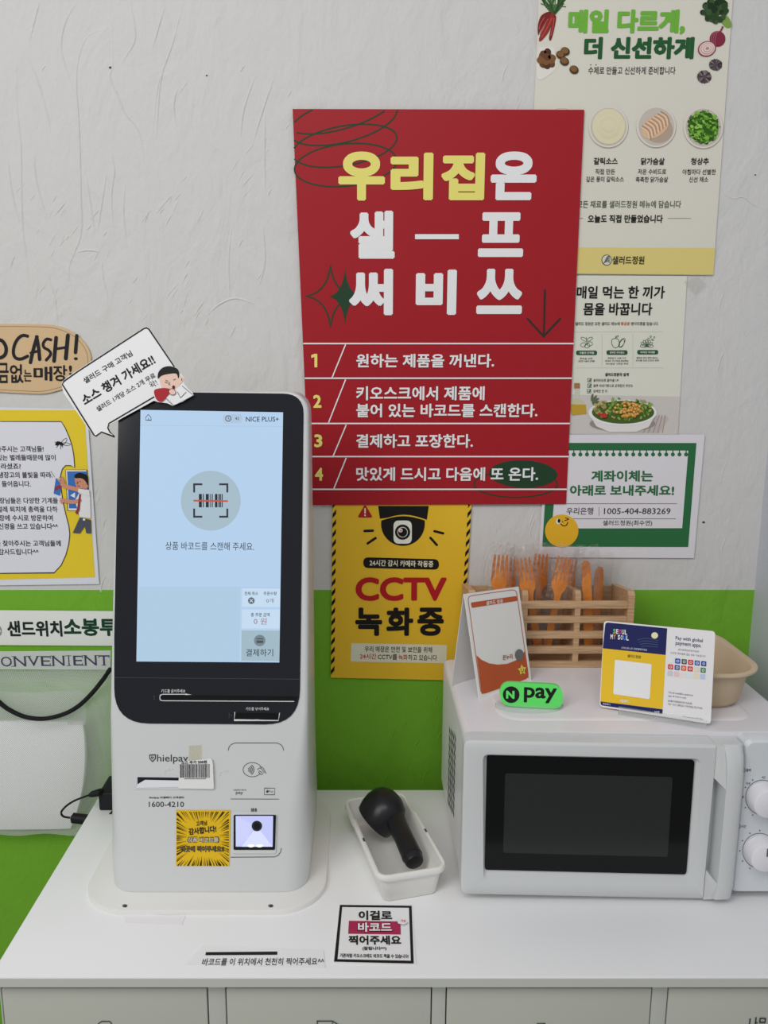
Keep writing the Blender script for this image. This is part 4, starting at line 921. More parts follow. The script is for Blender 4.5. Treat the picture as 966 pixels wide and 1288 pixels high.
# ---- power adapter and cable
t = Thing('power_adapter', 'black power adapter lying behind the left side of the kiosk', 'adapter', (Pz(132, 1012, ZT).x, -.11, ZT))
p = t.part('case'); a = Pz(124.5, 1020, ZT)
p.rbox((a.x, a.y, ZT), (a.x+.03, a.y+.055, ZT+.03), M((30, 30, 33), .45), .003)
p = t.part('plug'); pts = [(121, 1000), (116, 999.5), (113, 1000.5)]
yq = a.y-.004
p.tube([Py(127, 996, yq+.01), Py(122, 997.5, yq), Py(116, 999, yq-.002), Py(112.5, 1000.5, yq-.002)], [.0055, .0055, .0048, .003], M((26, 26, 28), .5), 10)
p = t.part('cable'); q = smoothp([(113, 1000), (104, 1003), (92, 1008), (82, 1015), (77, 1022), (80, 1027), (88, 1028.5)], 5)
p.tube([Py(u, v, yq-.002-.004*i/len(q)) for i, (u, v) in enumerate(q)], .0016, M((24, 24, 26), .5), 8)
q = smoothp([(112, 1031), (119, 1032.5), (127, 1031), (136, 1026), (142, 1020)], 5)
p.tube([Py(u, v, yq-.004) for i, (u, v) in enumerate(q)], .0016, M((24, 24, 26), .5), 8)
p = t.part('ferrite_bead'); A, B = Py(89.5, 1028.5, yq-.006), Py(114, 1031.5, yq-.006); L_ = B-A
p.tube([A, A+L_*.06, A+L_*.07, A+L_*.93, A+L_*.94, B], [.004, .005, .0078, .0078, .005, .004], M((28, 28, 30), .45), 12)
t.done()

# =================================================================== MICROWAVE
ZM0 = ZT+.012
yfm = Pz(580, 1126, ZM0).y                      # front plane of the door
MP = Plane((0, yfm, 0), (1, 0, 0), (0, 0, 1))
yb0 = yfm+.027                                   # front of the metal cabinet
ztm = Py(590, 920, yb0).z
ybm = Pz(562, 829, ztm).y
mxl = Py(583, 1030, yfm).x+.001; mxr = MP.pt(1022, 1030).x
MWH = M((214, 211, 214), .3, .80); MWF = M((194, 196, 196), .35, .80)
t = Thing('microwave', 'white microwave oven with a black door window and two round dials', 'microwave', ((mxl+mxr)/2, (yfm+ybm)/2, ZT))
p = t.part('cabinet')
def msec(yy, r=.010, ins=0):
    return [V((q[0], yy, q[1])) for q in rrect(mxl+ins, ZM0+ins, mxr-ins, ztm-ins, r, 5)]
p.loft([msec(yb0), msec(ybm-.003), msec(ybm, .010, .003)], MWH)
p = t.part('top_emboss'); hx0, hx1 = mxl+.05, mxr-.05
def esec(z, ins): return [V((a, b_, z)) for a, b_ in rrect(hx0+ins, yb0+.03+ins, hx1-ins, ybm-.02-ins, .03, 6)]
p.loft([esec(ztm-.001, 0), esec(ztm+.0008, .002), esec(ztm+.0015, .007)], MWH)
p = t.part('vent_slots', 'black slanted vent slots'); VB = M((26, 28, 27), .6)
for c_ in range(4):
    for r_ in range(10):
        yy = yb0+.075+c_*.021; zz = ztm-.055-r_*.0125-c_*.007
        p.add([(mxl-.0004, yy, zz), (mxl-.0004, yy+.014, zz+.004), (mxl-.0004, yy+.014, zz+.0105), (mxl-.0004, yy, zz+.0065)], [(0, 1, 2, 3)], VB)
for xx in (mxl+.03, mxr-.03):
    for yy in (yb0+.03, ybm-.04):
        p = t.part('foot'); p.tube([(xx, yy, ZT), (xx, yy, ZM0+.002)], [.010, .012], M((60, 60, 62)), 14)
# door (hangs about a degree out of square)
p = t.part('door'); door = p
def ring(mb, pl, o, i_, fo, fi, m):
    n = len(o); vs = [pl.pt(u, v, fo) for u, v in o]+[pl.pt(u, v, fi) for u, v in i_]
    mb.add(vs, [(k_, (k_+1) % n, n+(k_+1) % n, n+k_) for k_ in range(n)], m)
xg = MP.pt(894.5, 1030).x; xh0, xh1 = MP.pt(904, 1030).x, MP.pt(927.5, 1030).x
def proj(P_):
    d_ = V(P_)-CAM; dd = d_.y*cp-d_.z*sp; return CX+F*d_.x/dd, CY-F*(d_.y*sp+d_.z*cp)/dd
z0h, z1h = MP.pt(905, 1132).z, MP.pt(905, 938).z
tr, br = proj((xg, yfm, z1h)), proj((xg, yfm, z0h))
DO = rpoly([(584.3, 932.5), tr, br, (580, 1126)], [9, 2, 2, 9], 6); DI = rpoly([(588, 936), (tr[0]-1.5, tr[1]+3), (br[0]-1.5, br[1]-3), (583.4, 1122.5)], [8, 2, 2, 8], 6)
x, y, Q = crop(550, 820, .4306); sc = .4306
WO = rpoly(Q((133, 299), (771, 312), (750, 680), (135, 668)), 8, 6); WI = rpoly(Q((143, 306), (759, 319), (734, 662), (138, 645)), 4.5, 6)
back = [MP.pt(u, v, 0)+V((0, .0265, 0)) for u, v in DO]; n = len(DO); e0 = [MP.pt(u, v, -.003) for u, v in DO]; e1 = [MP.pt(u, v, 0) for u, v in DI]; e2 = [MP.pt(u, v, 0) for u, v in WO]; e3 = [MP.pt(u, v, -.006) for u, v in WI]
fs = [(a*n+k_, a*n+(k_+1) % n, (a+1)*n+(k_+1) % n, (a+1)*n+k_) for a in range(4) for k_ in range(n)]
p.add(back+e0+e1+e2+e3, fs+[tuple(range(4*n, 5*n))], MWF)
p = t.part('door_window', 'black glass window', parent=door)
slab(p, MP, list(reversed(rpoly(Q((146, 308), (756, 321), (731, 656), (140, 642)), 4, 5))), M((12, 13, 14), .12, spec=.3), -.004, -.007)
slab(p, MP, list(reversed(rpoly(Q((200, 359), (691, 370), (676, 604), (194, 592)), 3, 4))), M((38, 40, 40), .2, spec=.35), -.0037, -.0045)
p = t.part('door_handle', 'raised grip along the right door edge', parent=door)
def hsec(xx, pr, za=z0h, zb_=z1h, ta=.030, tb=.034, d_=.027):   # profile along the height, proud of the door by pr
    pr_ = [(d_, zb_), (.003, zb_), (-pr*.55, zb_-tb*.35), (-pr, zb_-tb), (-pr, za+ta), (-pr*.55, za+ta*.2), (.003, za), (d_, za)]
    return [V((xx, yfm+a, b_)) for a, b_ in pr_]
p.loft([hsec(xh0, .0125), hsec(xh0+.0015, .014), hsec(xh1-.007, .013), hsec(xh1-.002, .009), hsec(xh1, .002)], MWF)
p.loft([[V((xx, yfm+a, b_)) for a, b_ in pr_] for xx, pr_ in ((xg-.0005, ((.027, z1h), (.001, z1h), (.001, z1h-.044), (.027, z1h-.044))), (xh0+.001, ((.027, z1h), (.001, z1h-.001), (-.0125, z1h-.054), (.027, z1h-.054))))], MWF)
p.loft([[V((xx, yfm+a, b_)) for a, b_ in pr_] for xx, pr_ in ((xg-.0005, ((.027, z0h+.042), (.001, z0h+.042), (.001, z0h), (.027, z0h))), (xh0+.001, ((.027, z0h+.034), (-.0125, z0h+.030), (.001, z0h), (.027, z0h))))], MWF)
p.box((xg-.001, yfm+.016, z0h+.002), (xh0+.002, yfm+.0265, z1h-.002), MWF)
p = t.part('control_panel'); px0 = MP.pt(931, 1030).x
p.loft([[V((q[0], yy, q[1])) for q in rrect(px0+i_, ZM0+i_, mxr+.001-i_, ztm-.001-i_, .008, 5)] for yy, i_ in ((yb0+.002, 0), (yfm+.008, 0), (yfm+.004, .003))], M((200, 204, 206), .35, .80))
PP = Plane((0, yfm+.004, 0), (1, 0, 0), (0, 0, 1))
x, y, Q = crop(840, 900, .2019); sc = .2019
for (u, v) in ((590, 510), (572, 842)):
    k_ = t.part('dial'); c = PP.pt(x(u), y(v)); k_m = M((216, 214, 218), .35, .8)
    secs = []
    for yy, r in ((0, .0205), (-.012, .0195), (-.0165, .0185), (-.018, .0165)): secs.append([V((c.x+r*math.cos(2*math.pi*j/36), c.y+yy, c.z+r*math.sin(2*math.pi*j/36))) for j in range(36)])
    k_.loft(secs, k_m)
    mk = t.part('dial_mark', parent=k_); mk.box((c.x-.0008, c.y-.0188, c.z+.004), (c.x+.0008, c.y-.0178, c.z+.015), M((90, 92, 96)))
p = t.part('dial_scale')
MK = M((86, 88, 92), .4)
for (u, v) in ((590, 510), (572, 842)):
    stroke(p, PP, ellpts(x(u), y(v), 21.5, 22, 0, 24, 100, 330), .7, MK, 1)
    for a in range(120, 330, 30): ell(p, PP, x(u)+25*math.cos(math.radians(a)), y(v)+25.5*math.sin(math.radians(a)), .9, .9, MK, 1, n=8)
T(p, PP, '출력', x(502), y(340), 30*sc, 18*sc, MK, 1, bold=.02); stroke(p, PP, ellpts(x(472), y(340), 2, 2.6, 0, 14), .6, MK, 1, True); T(p, PP, '시간', x(472), y(690), 30*sc, 18*sc, MK, 1, bold=.02); stroke(p, PP, ellpts(x(442), y(690), 2, 2.6, 0, 14), .6, MK, 1, True)
T(p, PP, '강', x(600), y(385), 16*sc, 18*sc, MK, 1); T(p, PP, '해동', x(500), y(423), 30*sc, 16*sc, MK, 1); T(p, PP, '약', x(466), y(505), 16*sc, 16*sc, MK, 1)
t.done()

# =================================================================== CUTLERY BOX
wood = woodm(); x, y, Q = crop(560, 640, .2692); sc = .2692
ZMT = ztm+.0016
bfl = Pz(587.5, 839.5, ZMT); yfb = bfl.y; ybb = -.016
BP = Plane((0, yfb, 0), (1, 0, 0), (0, 0, 1))
bx0, bx1 = bfl.x, BP.pt(x(885), 760).x
zf = BP.pt(x(870), y(392)).z; zbk = Py(x(130), y(349), ybb).z
t = Thing('cutlery_box', 'slatted wooden box of wrapped orange cutlery on top of the microwave', 'box', ((bx0+bx1)/2, (yfb+ybb)/2, ZMT))
def panel(xc, wd, name):
    p = t.part(name); ch = .012
    prof = [(yfb, ZMT), (yfb, zf-.004), (yfb+.006, zf+.002), (ybb-.006, zbk), (ybb, zbk), (ybb, ZMT)]
    p.loft([[V((xx, a, b_)) for a, b_ in prof] for xx in (xc-wd/2, xc+wd/2)], wood)
panel(bx0+.005, .010, 'side_panel'); panel(bx1-.005, .010, 'side_panel')
for u in (369, 615): panel(BP.pt(x(u), 790).x, .0085, 'divider')
p = t.part('back_panel'); p.box((bx0+.010, ybb-.004, ZMT), (bx1-.010, ybb, zbk-.003), wood)
p = t.part('base'); p.box((bx0+.010, yfb+.006, ZMT), (bx1-.010, ybb-.004, ZMT+.005), wood)
for a, b_ in ((433, 466), (503, 533), (573, 606), (643, 676), (714, 748)):
    p = t.part('slat'); z1, z0 = BP.pt(700, y(a)).z, max(BP.pt(700, y(b_)).z, ZMT); p.box((bx0+.0102, yfb-.0012, z0), (bx1-.0102, yfb+.006, z1), wood, .0008)
t.done()
# ---- wrapped cutlery
film = CLEAR('crinkled_film', (.998, .99, .985), .16, .02, .17, 150, .06)
OR = M((240, 112, 20), .35, .56)
def loftrect(mb, rows, m):    # rows: (centre, halfwidth vector, halfthickness vector)
    mb.loft([[c-a-b_, c+a-b_, c+a+b_, c-a+b_] for c, a, b_ in rows], m)
def fork(mb, knife=False):
    def cy(z): return .006*math.sin(max(0, (z-.085)/.055)*1.8) if z > .085 else .0
    def row(z, xo, hw, ht): return (V((xo, cy(z), z)), V((hw, 0, 0)), V((0, ht, 0)))
    if knife:
        loftrect(mb, [row(z, 0, hw, .0011) for z, hw in ((0, .006), (.04, .007), (.09, .007), (.13, .0072), (.143, .006), (.147, .003))], OR); return
    loftrect(mb, [row(z, 0, hw, .0012) for z, hw in ((0, .0055), (.02, .0065), (.06, .005), (.085, .0042), (.094, .0055), (.1, .009), (.106, .0118), (.114, .0125))], OR)
    for i in range(4):
        xo = -.0094+i*.00627
        loftrect(mb, [row(z, xo*s_, hw, .0010) for z, hw, s_ in ((.110, .0031, 1), (.118, .0024, 1), (.135, .0021, 1.0), (.148, .0016, .98), (.152, .0006, .97))], OR)
def sleeve(mb, h, wd, seed):
    R = random.Random(seed); nx, nz = 9, 16
    for sd in (1, -1):
        vs = []; fs = []
        for k_ in range(nz+1):
            for j in range(nx+1):
                f_, g_ = j/nx, k_/nz; pil = math.sin(math.pi*f_)**.5*math.sin(math.pi*g_)**.35
                vs.append(V(((f_-.5)*wd+R.uniform(-.001, .001), sd*(.0005+.0042*pil)+R.uniform(-.0014, .0014)*pil, g_*h+ (R.uniform(-.0035, .0035) if k_ == nz else 0))))
        for k_ in range(nz):
            for j in range(nx): fs.append((k_*(nx+1)+j, k_*(nx+1)+j+1, (k_+1)*(nx+1)+j+1, (k_+1)*(nx+1)+j))
        mb.add(vs, fs, film)
pm = {}
for kn in (0, 1):
    a, b_ = MB(), MB(); fork(a, kn); sleeve(b_, .172, .038, 4+kn); pm[kn] = (a, b_)
def mk(kn, u, v, yy, rot, yaw, label, flip=1, lean=-6):
    """top centre of the cutlery at photo pixel (u,v) on the plane y=yy"""
    topz = .15
    name = 'wrapped_spoon_handle' if kn else 'wrapped_fork'
    name = 'wrapped_knife' if kn else 'wrapped_fork'
    e = bpy.data.objects.new(name, None); C.objects.link(e); e.empty_display_size = .02
    tag(e, label, 'cutlery', 'orange cutlery packs in the wooden box')
    from mathutils import Matrix
    top = Py(u, v, yy); Rm = Matrix.Rotation(math.radians(rot), 4, 'Y') @ Matrix.Rotation(math.radians(lean), 4, 'X') @ Matrix.Rotation(math.radians(yaw), 4, 'Z')
    base = top - (Rm @ V((0, 0, topz)))
    if base.z < ZMT+.0075: pass
    e.matrix_world = Matrix.Translation(base) @ Rm
    for i, nm in enumerate(('knife' if kn else 'fork', 'film_sleeve')):
        key = (kn, i)
        if key not in pmesh:
            o = pm[kn][i].build(nm, e); pmesh[key] = o
        else:
            o = pmesh[key].copy(); C.objects.link(o); o.parent = e
    return e
pmesh = {}
ym = (yfb+ybb)/2
bot = None

yA, yB = yfb+.0145, ybb-.0125
mk(0, 631, 700, yA, 3, 0, 'wrapped orange fork at the left end of the wooden box, behind the tent card', lean=0)
mk(0, 659, 704, yA, -11, 0, 'wrapped orange fork leaning left, in front at the middle compartment left', lean=0)
mk(0, 682, 699, yB, 3, 0, 'wrapped orange fork at the back of the middle compartment, between two front forks', lean=0)
mk(0, 711, 703, yA, 9, 0, 'wrapped orange fork leaning right, at the middle compartment right', lean=0)
mk(0, 719, 705, yB, 5, 0, 'wrapped orange fork half hidden behind the right leaning fork', lean=0)
mk(1, 738, 704, yA, -4, 0, 'wrapped orange cutlery with a plain flat end in the right compartment', lean=0)
mk(0, 641, 703, yB, 0, 0, 'wrapped orange fork at the back, between the two leftmost forks', lean=0)
mk(1, 756, 712, yB, 2, 0, 'wrapped orange cutlery rearmost in the right compartment, behind the plain flat end', lean=0)

# =================================================================== CARDS ON THE MICROWAVE
# ---- tent card
A, B = Pz(603.5, 878.5, ztm+.0006), Pz(669, 856.5, ztm+.0006); tp = leanp(A, B, 12)
t = Thing('tent_card', 'small white and brick orange tent card with a rounded frame, beside the wooden box', 'card', (A+B)/2)
p = t.part('front_face'); ou = [(603.2, 879), (668.8, 857), (652.3, 738), (584, 747.2)]
sheet(p, tp, ou, M((214, 212, 208), .45), .002)
x, y, Q = crop(560, 640, .2692); sc = .2692; TB = M((176, 84, 50), .45); face = p
p = t.part('back_leg'); n0 = V((tp.r.y, -tp.r.x, 0))
T0, T1 = tp.pt(584.5, 747.4, -.002), tp.pt(651.8, 738.2, -.002); g0, g1 = A-n0*.058, B-n0*.058
for q in (g0, g1): q.z = ztm+.0006
th = -n0*.001
p.add([T0, T1, g1, g0, T0+th, T1+th, g1+th, g0+th], [(0, 3, 2, 1), (4, 5, 6, 7), (0, 1, 5, 4), (1, 2, 6, 5), (2, 3, 7, 6), (3, 0, 4, 7)], M((206, 205, 204)))
p = t.part('frame_print', 'brick orange frame')
stroke(p, tp, rpoly(Q((104, 408), (331, 376), (390, 790), (168, 868)), 6, 6), .8, TB, 1, True)
poly(p, tp, rpoly(Q((119, 438), (333, 407), (337, 430), (123, 463)), 1.5), TB, 1)
T(p, tp, '샐러드 정원', x(229), y(436), 78*sc, 18*sc, M((226, 216, 206)), 2, bold=.02, rot=-8.2)
low = Q((146, 685), (170, 706), (205, 722), (245, 728), (290, 724), (330, 708), (352, 688), (372, 664), (389, 788), (300, 822), (170, 866))
poly(p, tp, low, TB, 1)
T(p, tp, '온누리', x(290), y(692), 46*sc, 24*sc, M((150, 78, 52)), 2, bold=.02, rot=-8)
p = t.part('star_print', 'yellow smiling star'); sp_ = []
for i in range(10):
    a = math.radians(-98+36*i); r = (21 if i % 2 == 0 else 11.5); sp_.append((x(357+r*math.cos(a)), y(752+r*1.25*math.sin(a))))
poly(p, tp, sp_, M((222, 196, 84)), 3); 
for q in (351, 363): ell(p, tp, x(q), y(750), .5, .8, INK, 4, n=8)
stroke(p, tp, smoothp(Q((352, 757), (357, 762), (363, 756)), 3), .6, INK, 4)
p = t.part('dot_sticker', 'round grey sticker'); ell(p, tp, x(344), y(682), 5.4, 7.2, M((104, 106, 104)), 3)
t.done()
# ---- green N pay sign on a clear base
A, B = Pz(629, 889, ztm+.001), Pz(708, 893, ztm+.001); npz = leanp(A, B, 8)
t = Thing('payment_sign', 'bright green pill shaped pay sign on a clear base at the microwave front', 'sign', (A+B)/2)
acr = CLEAR('clear_acrylic', (.975, .985, .98), .06, .16, .1)
p = t.part('clear_base', 'clear acrylic base'); c = (Pz(664, 887, ztm+.001)); ww = (B-A).length*.55
p.loft([[V((c.x+(ww-i_)*math.cos(2*math.pi*k_/40), c.y-.006+(.022-i_)*math.sin(2*math.pi*k_/40), z)) for k_ in range(40)] for z, i_ in ((ztm+.0016, 0), (ztm+.005, 0), (ztm+.0062, .0015))], acr)
p = t.part('pill', 'green pill'); x, y, Q = crop(560, 640, .2692); sc = .2692
pl_ = Plane(npz.o+npz.n*.002, npz.r, npz.up); pil = rpoly(Q((254, 808), (550, 822), (552, 938), (256, 920)), 15.2, 8)
slab(p, pl_, list(reversed(pil)), M((92, 212, 100), .3), 0, -.007)
p = t.part('pill_lettering', 'black letters and round badge'); ell(p, pl_, x(308), y(868), 10.4, 10.4, INK, 1, n=36)
T(p, pl_, 'N', x(304), y(868), 40*sc, 38*sc, M((92, 212, 100), .3), 2, bold=.08, rot=2); T(p, pl_, 'pay', x(444), y(871), 154*sc, 72*sc, INK, 1, bold=.035, rot=2.5, res=4)
t.done()
# ---- Seoul card in clear stand
A, B = Pz(757, 890, ztm+.004), Pz(893, 911.5, ztm+.004); sp2 = leanp(A, B, 14)
t = Thing('payment_card', 'rounded navy, yellow and white payment card leaning in a clear stand', 'card', (A+B)/2)
p = t.part('card'); x, y, Q = crop(740, 770, .2339); sc = .2339
sheet(p, sp2, list(reversed(rpoly(Q((84, 46), (683, 103), (658, 602), (60, 508)), 5, 6))), M((216, 214, 214), .35), .002)
p = t.part('navy_band', 'navy band with colourful lettering'); NVY = M((32, 36, 84), .4)
poly(p, sp2, rpoly(Q((92, 54), (424, 87), (416, 230), (78, 194)), [4, 0, 0, 0]), NVY, 1); ell(p, sp2, x(357), y(125), 4.2, 4, M((214, 212, 168)), 2)
for i in range(4): stroke(p, sp2, smoothp(Q((262+8*i, 150+12*i), (310, 140+14*i), (375, 152+12*i)), 4), .6, M((70, 90, 110)), 2)
cols = [(120, 190, 90), (210, 210, 214), (206, 74, 120), (214, 214, 214), (224, 224, 224), (220, 220, 224), (232, 140, 60), (226, 226, 226), (200, 206, 226), (80, 120, 210), (224, 224, 224)]
k_ = 0
for s_, x0, yy, st_ in (('SEOUL', 134, 102, 15.6), ('MY SOUL', 120, 132, 15.4)):
    for ch in s_:
        if ch != ' ': T(p, sp2, ch, x(x0+6), y(yy+(x0-130)*.09), 13*sc, 26*sc, M(cols[k_ % 11]), 2, bold=.05, rot=5); k_ += 1; x0 += st_
        else: x0 += 8
T(p, sp2, '스마트폰으로 간편결제하세요', x(246), y(197), 140*sc, 12*sc, M((190, 190, 206)), 2, rot=5, res=1, bold=.01)
p = t.part('yellow_panel', 'yellow panel with a white square'); poly(p, sp2, Q((78, 194), (416, 230), (400, 520), (66, 480)), M((226, 178, 44), .4), 1)
T(p, sp2, '샐러드정원', x(246), y(238), 72*sc, 17*sc, M((70, 58, 40)), 2, bold=.015, rot=6); poly(p, sp2, rpoly(Q((143, 255), (341, 279), (330, 468), (134, 440)), 2), M((222, 220, 216), .4), 2)
poly(p, sp2, rpoly(Q((66, 480), (400, 522), (398, 547), (66, 500)), [0, 0, 0, 3]), NVY, 2); T(p, sp2, '제로페이', x(98), y(494), 40*sc, 12*sc, M((210, 210, 220)), 3, rot=7, res=1); T(p, sp2, 'ICT', x(370), y(538), 26*sc, 13*sc, M((226, 226, 230)), 3, rot=7, res=1, bold=.05); T(p, sp2, '서울페이', x(192), y(478), 48*sc, 18*sc, M((226, 220, 200)), 3, rot=6, bold=.04)
p = t.part('text_print'); NT = M((48, 52, 96), .4)
T(p, sp2, 'Pay with global', x(542), y(148), 148*sc, 24*sc, NT, 1, bold=.015, rot=6); T(p, sp2, 'payment apps.', x(538), y(177), 140*sc, 24*sc, NT, 1, bold=.015, rot=6); T(p, sp2, '您可使用各类支付应用', x(538), y(206), 112*sc, 10*sc, M((110, 110, 120)), 1, rot=6, res=1); T(p, sp2, '다양한 해외결제 앱도 사용 가능합니다', x(536), y(228), 190*sc, 12*sc, M((90, 90, 104)), 1, rot=6, res=1)
p = t.part('note_print'); T(p, sp2, 'Check available payment', x(496), y(440), 136*sc, 14*sc, NT, 1, rot=7, res=1); T(p, sp2, 'apps & how to pay.', x(478), y(456), 100*sc, 14*sc, NT, 1, rot=7, res=1); T(p, sp2, '查看可使用的支付应用', x(492), y(484), 130*sc, 11*sc, M((90, 90, 104)), 1, rot=7, res=1); T(p, sp2, '사용 가능한 결제앱과 이용방법을 확인하세요', x(520), y(505), 190*sc, 12*sc, M((90, 90, 104)), 1, rot=7, res=1); T(p, sp2, 'Powered by', x(564), y(569), 106*sc, 9*sc, NT, 1, rot=7, res=1)
ic = [[(226, 226, 226), (52, 84, 168), (80, 90, 84), (196, 48, 52), (70, 96, 160), (38, 66, 140)], [(200, 60, 58), (70, 90, 140), (206, 92, 60), (202, 66, 60), (214, 200, 186), (72, 130, 90)], [(190, 190, 196), (216, 186, 188), (222, 210, 206), (206, 214, 222), (224, 206, 180), (176, 190, 216)]]
p = t.part('logo_square')
for r_ in range(3):
    for c_ in range(6):
        cx_, cy_ = 446+35*c_-3*r_, 259+35*r_+3.6*c_; poly(p, sp2, rpoly(Q((cx_-14, cy_-15), (cx_+14, cy_-12), (cx_+13, cy_+15), (cx_-15, cy_+12)), .8, 3), M(ic[r_][c_], .4), 1)
        if r_ < 2: stroke(p, sp2, ellpts(x(cx_), y(cy_), 1.4, 1.4, 0, 8), .6, M((224, 222, 222)), 2, True)
p = t.part('stand', 'clear acrylic stand')
r_ = sp2.r; n0 = V((r_.y, -r_.x, 0)); a0 = A+r_*.022; a1 = B-r_*.004
def bar(q0, q1, dn, dz, m):
    vs = []
    for q in (q0, q1):
        for k_, l_ in ((0, 0), (1, 0), (1, 1), (0, 1)): vs.append(q+n0*dn*k_+V((0, 0, dz*l_)))
    p.add(vs, [(0, 1, 2, 3), (7, 6, 5, 4), (0, 4, 5, 1), (1, 5, 6, 2), (2, 6, 7, 3), (3, 7, 4, 0)], m)
zz = V((0, 0, ztm+.0017)); z_ = lambda q, h_: V((q.x, q.y, ztm+.0017+h_))
bar(z_(a0, 0)-n0*.045, z_(a1, 0)-n0*.045, .055, .0022, acr); bar(z_(a0, .0022)+n0*.008, z_(a1, .0022)+n0*.008, .002, .009, acr)
bar(z_(a0, .0022)-n0*.022, z_(a1, .0022)-n0*.022, .002, .05, acr)
t.done()
# ---- kraft tray
KR = M((186, 168, 142), .7); zr = Pz(955, 838, 0).z
zrim = ztm+.0015+.056
t = Thing('kraft_tray', 'beige paper food tray with a wide rim, behind the payment card', 'tray', (.47, -.15, ztm+.0015))
p = t.part('tray')
rx1 = Pz(957.5, 838, zrim).x; ry0 = Pz(930, 850, zrim).y; ry1 = Pz(835, 789, zrim).y; rx0 = Pz(805, 800, zrim).x
rx0 = .395
def ks(z, ins, r): return [V((a, b_, z)) for a, b_ in rrect(rx0+ins, ry0+ins, rx1-ins, ry1-ins, r, 10)]
p.loft([ks(zrim-.003, .0, .055), ks(zrim-.0005, .0, .055), ks(zrim, .001, .054), ks(zrim, .007, .048), ks(zrim-.003, .010, .046), ks(ztm+.010, .020, .040), ks(ztm+.0042, .027, .036)], KR, False, True)
p.loft([ks(zrim-.003, .0, .055), ks(zrim-.003, .0095, .047), ks(ztm+.010, .0175, .040), ks(ztm+.003, .023, .038), ks(ztm+.0016, .027, .036)], KR, False, True)
t.done()

# =================================================================== SCANNER TRAY
from mathutils import Matrix
cx0, cy0 = .0417, -.2414
cs = [Pz(436, 1000, ZT+.045), Pz(511, 991, ZT+.045), Pz(559.5, 1090, ZT+.045), Pz(470, 1106, ZT+.045)]
cen = (cs[0]+cs[1]+cs[2]+cs[3])/4; ax = ((cs[1]-cs[0])+(cs[2]-cs[3])).normalized(); ay = V((-ax.y, ax.x, 0))
HW_ = ((cs[1]-cs[0]).length+(cs[2]-cs[3]).length)/4; HL = ((cs[1]-cs[2]).length+(cs[0]-cs[3]).length)/4
TH = .045
t = Thing('storage_tray', 'white plastic storage tray holding the black scanner, on the worktop', 'tray', (cen.x, cen.y, ZT))
def tl(a, b_, z): return V((cen.x, cen.y, ZT+z))+ax*a+ay*b_
TW = M((220, 219, 214), .4, .80)
def ts(z, ins, r, n_=6):
    q = rrect(-HW_+ins, -HL+ins, HW_-ins, HL-ins, r, n_); m_ = n_+1; sx = HW_-ins; st_ = .34*HL
    q = q[:m_] + [(sx, st_), (sx, st_+.006)] + q[m_:3*m_] + [(-sx, st_+.006), (-sx, st_)] + q[3*m_:]
    lo_ = .005 if z > .03 else 0
    return [tl(a, b_, z-(lo_ if b_ > st_+.003 else 0)) for a, b_ in q]
p = t.part('tub')
p.loft([ts(.0005, .012, .008), ts(.002, .0105, .009), ts(.034, .005, .012), ts(.036, .0008, .015), ts(.038, .0, .015), ts(TH-.002, .0, .015), ts(TH-.0004, .001, .014), ts(TH, .003, .012), ts(TH-.001, .0048, .011), ts(TH-.004, .0056, .010), ts(.006, .0122, .007), ts(.0035, .015, .005)], TW)
p = t.part('rim_slot', 'small slot in the rim')
for sd in (-1, 1):
    q = [(sd*(HW_-.0015), -.02), (sd*(HW_-.0015), -.012), (sd*(HW_-.0042), -.012), (sd*(HW_-.0042), -.02)]
    p.add([tl(a, b_, TH+.0003) for a, b_ in q], [(0, 1, 2, 3) if sd > 0 else (3, 2, 1, 0)], M((70, 70, 66)))
t.done()
# ---- scanner
BS = M((26, 26, 29), .32, spec=.5)
t = Thing('barcode_scanner', 'black handheld barcode scanner lying in the white tray', 'scanner', (cen.x, cen.y, ZT+.004))
hc = Pz(490.5, 1019, ZT+.047); he = Pz(521, 1083, ZT+.029)
p = t.part('handle'); ax_ = (he-hc); L_ = ax_.length; d = ax_.normalized(); sd = d.cross(V((0, 0, 1))).normalized(); u_ = sd.cross(d)
secs = []
for f_, rw_, rh in ((-.1, .012, .009), (.0, .0165, .012), (.15, .016, .0125), (.35, .0142, .0128), (.6, .0135, .0128), (.85, .0142, .0130), (.93, .0145, .0132), (.935, .0136, .0124), (1.0, .0132, .0120), (1.03, .0118, .0108), (1.04, .008, .007)):
    c = hc+ax_*f_+V((0, 0, .002*math.sin(f_*3))); secs.append([c+sd*rw_*math.cos(2*math.pi*k_/20)+u_*rh*math.sin(2*math.pi*k_/20) for k_ in range(20)])
p.loft(secs, BS)
p = t.part('head', smooth=60)
# hood: dome on top, flared skirt toward the lower left where the window faces down into the tray
secs = []; fa = (V((-.55, -.12, -.62))).normalized(); a1 = fa.cross(d).normalized(); a2 = fa.cross(a1).normalized()
hc2 = hc + V((-.004, .004, .004))
for s_, r1, r2 in ((-.022, .004, .004), (-.020, .012, .014), (-.015, .021, .024), (-.006, .0285, .031), (.006, .0315, .034), (.018, .031, .034), (.026, .029, .033), (.030, .028, .032)):
    c = hc2+fa*s_; secs.append([c+a1*r1*math.cos(2*math.pi*k_/28)+a2*r2*math.sin(2*math.pi*k_/28) for k_ in range(28)])
p.loft(secs, BS)
p = t.part('scan_window', 'dark scan window'); c = hc2+fa*.0305
p.add([c+a1*.024*math.cos(2*math.pi*k_/28)+a2*.028*math.sin(2*math.pi*k_/28) for k_ in range(28)], [tuple(range(28))], M((60, 30, 32), .1))
t.done()

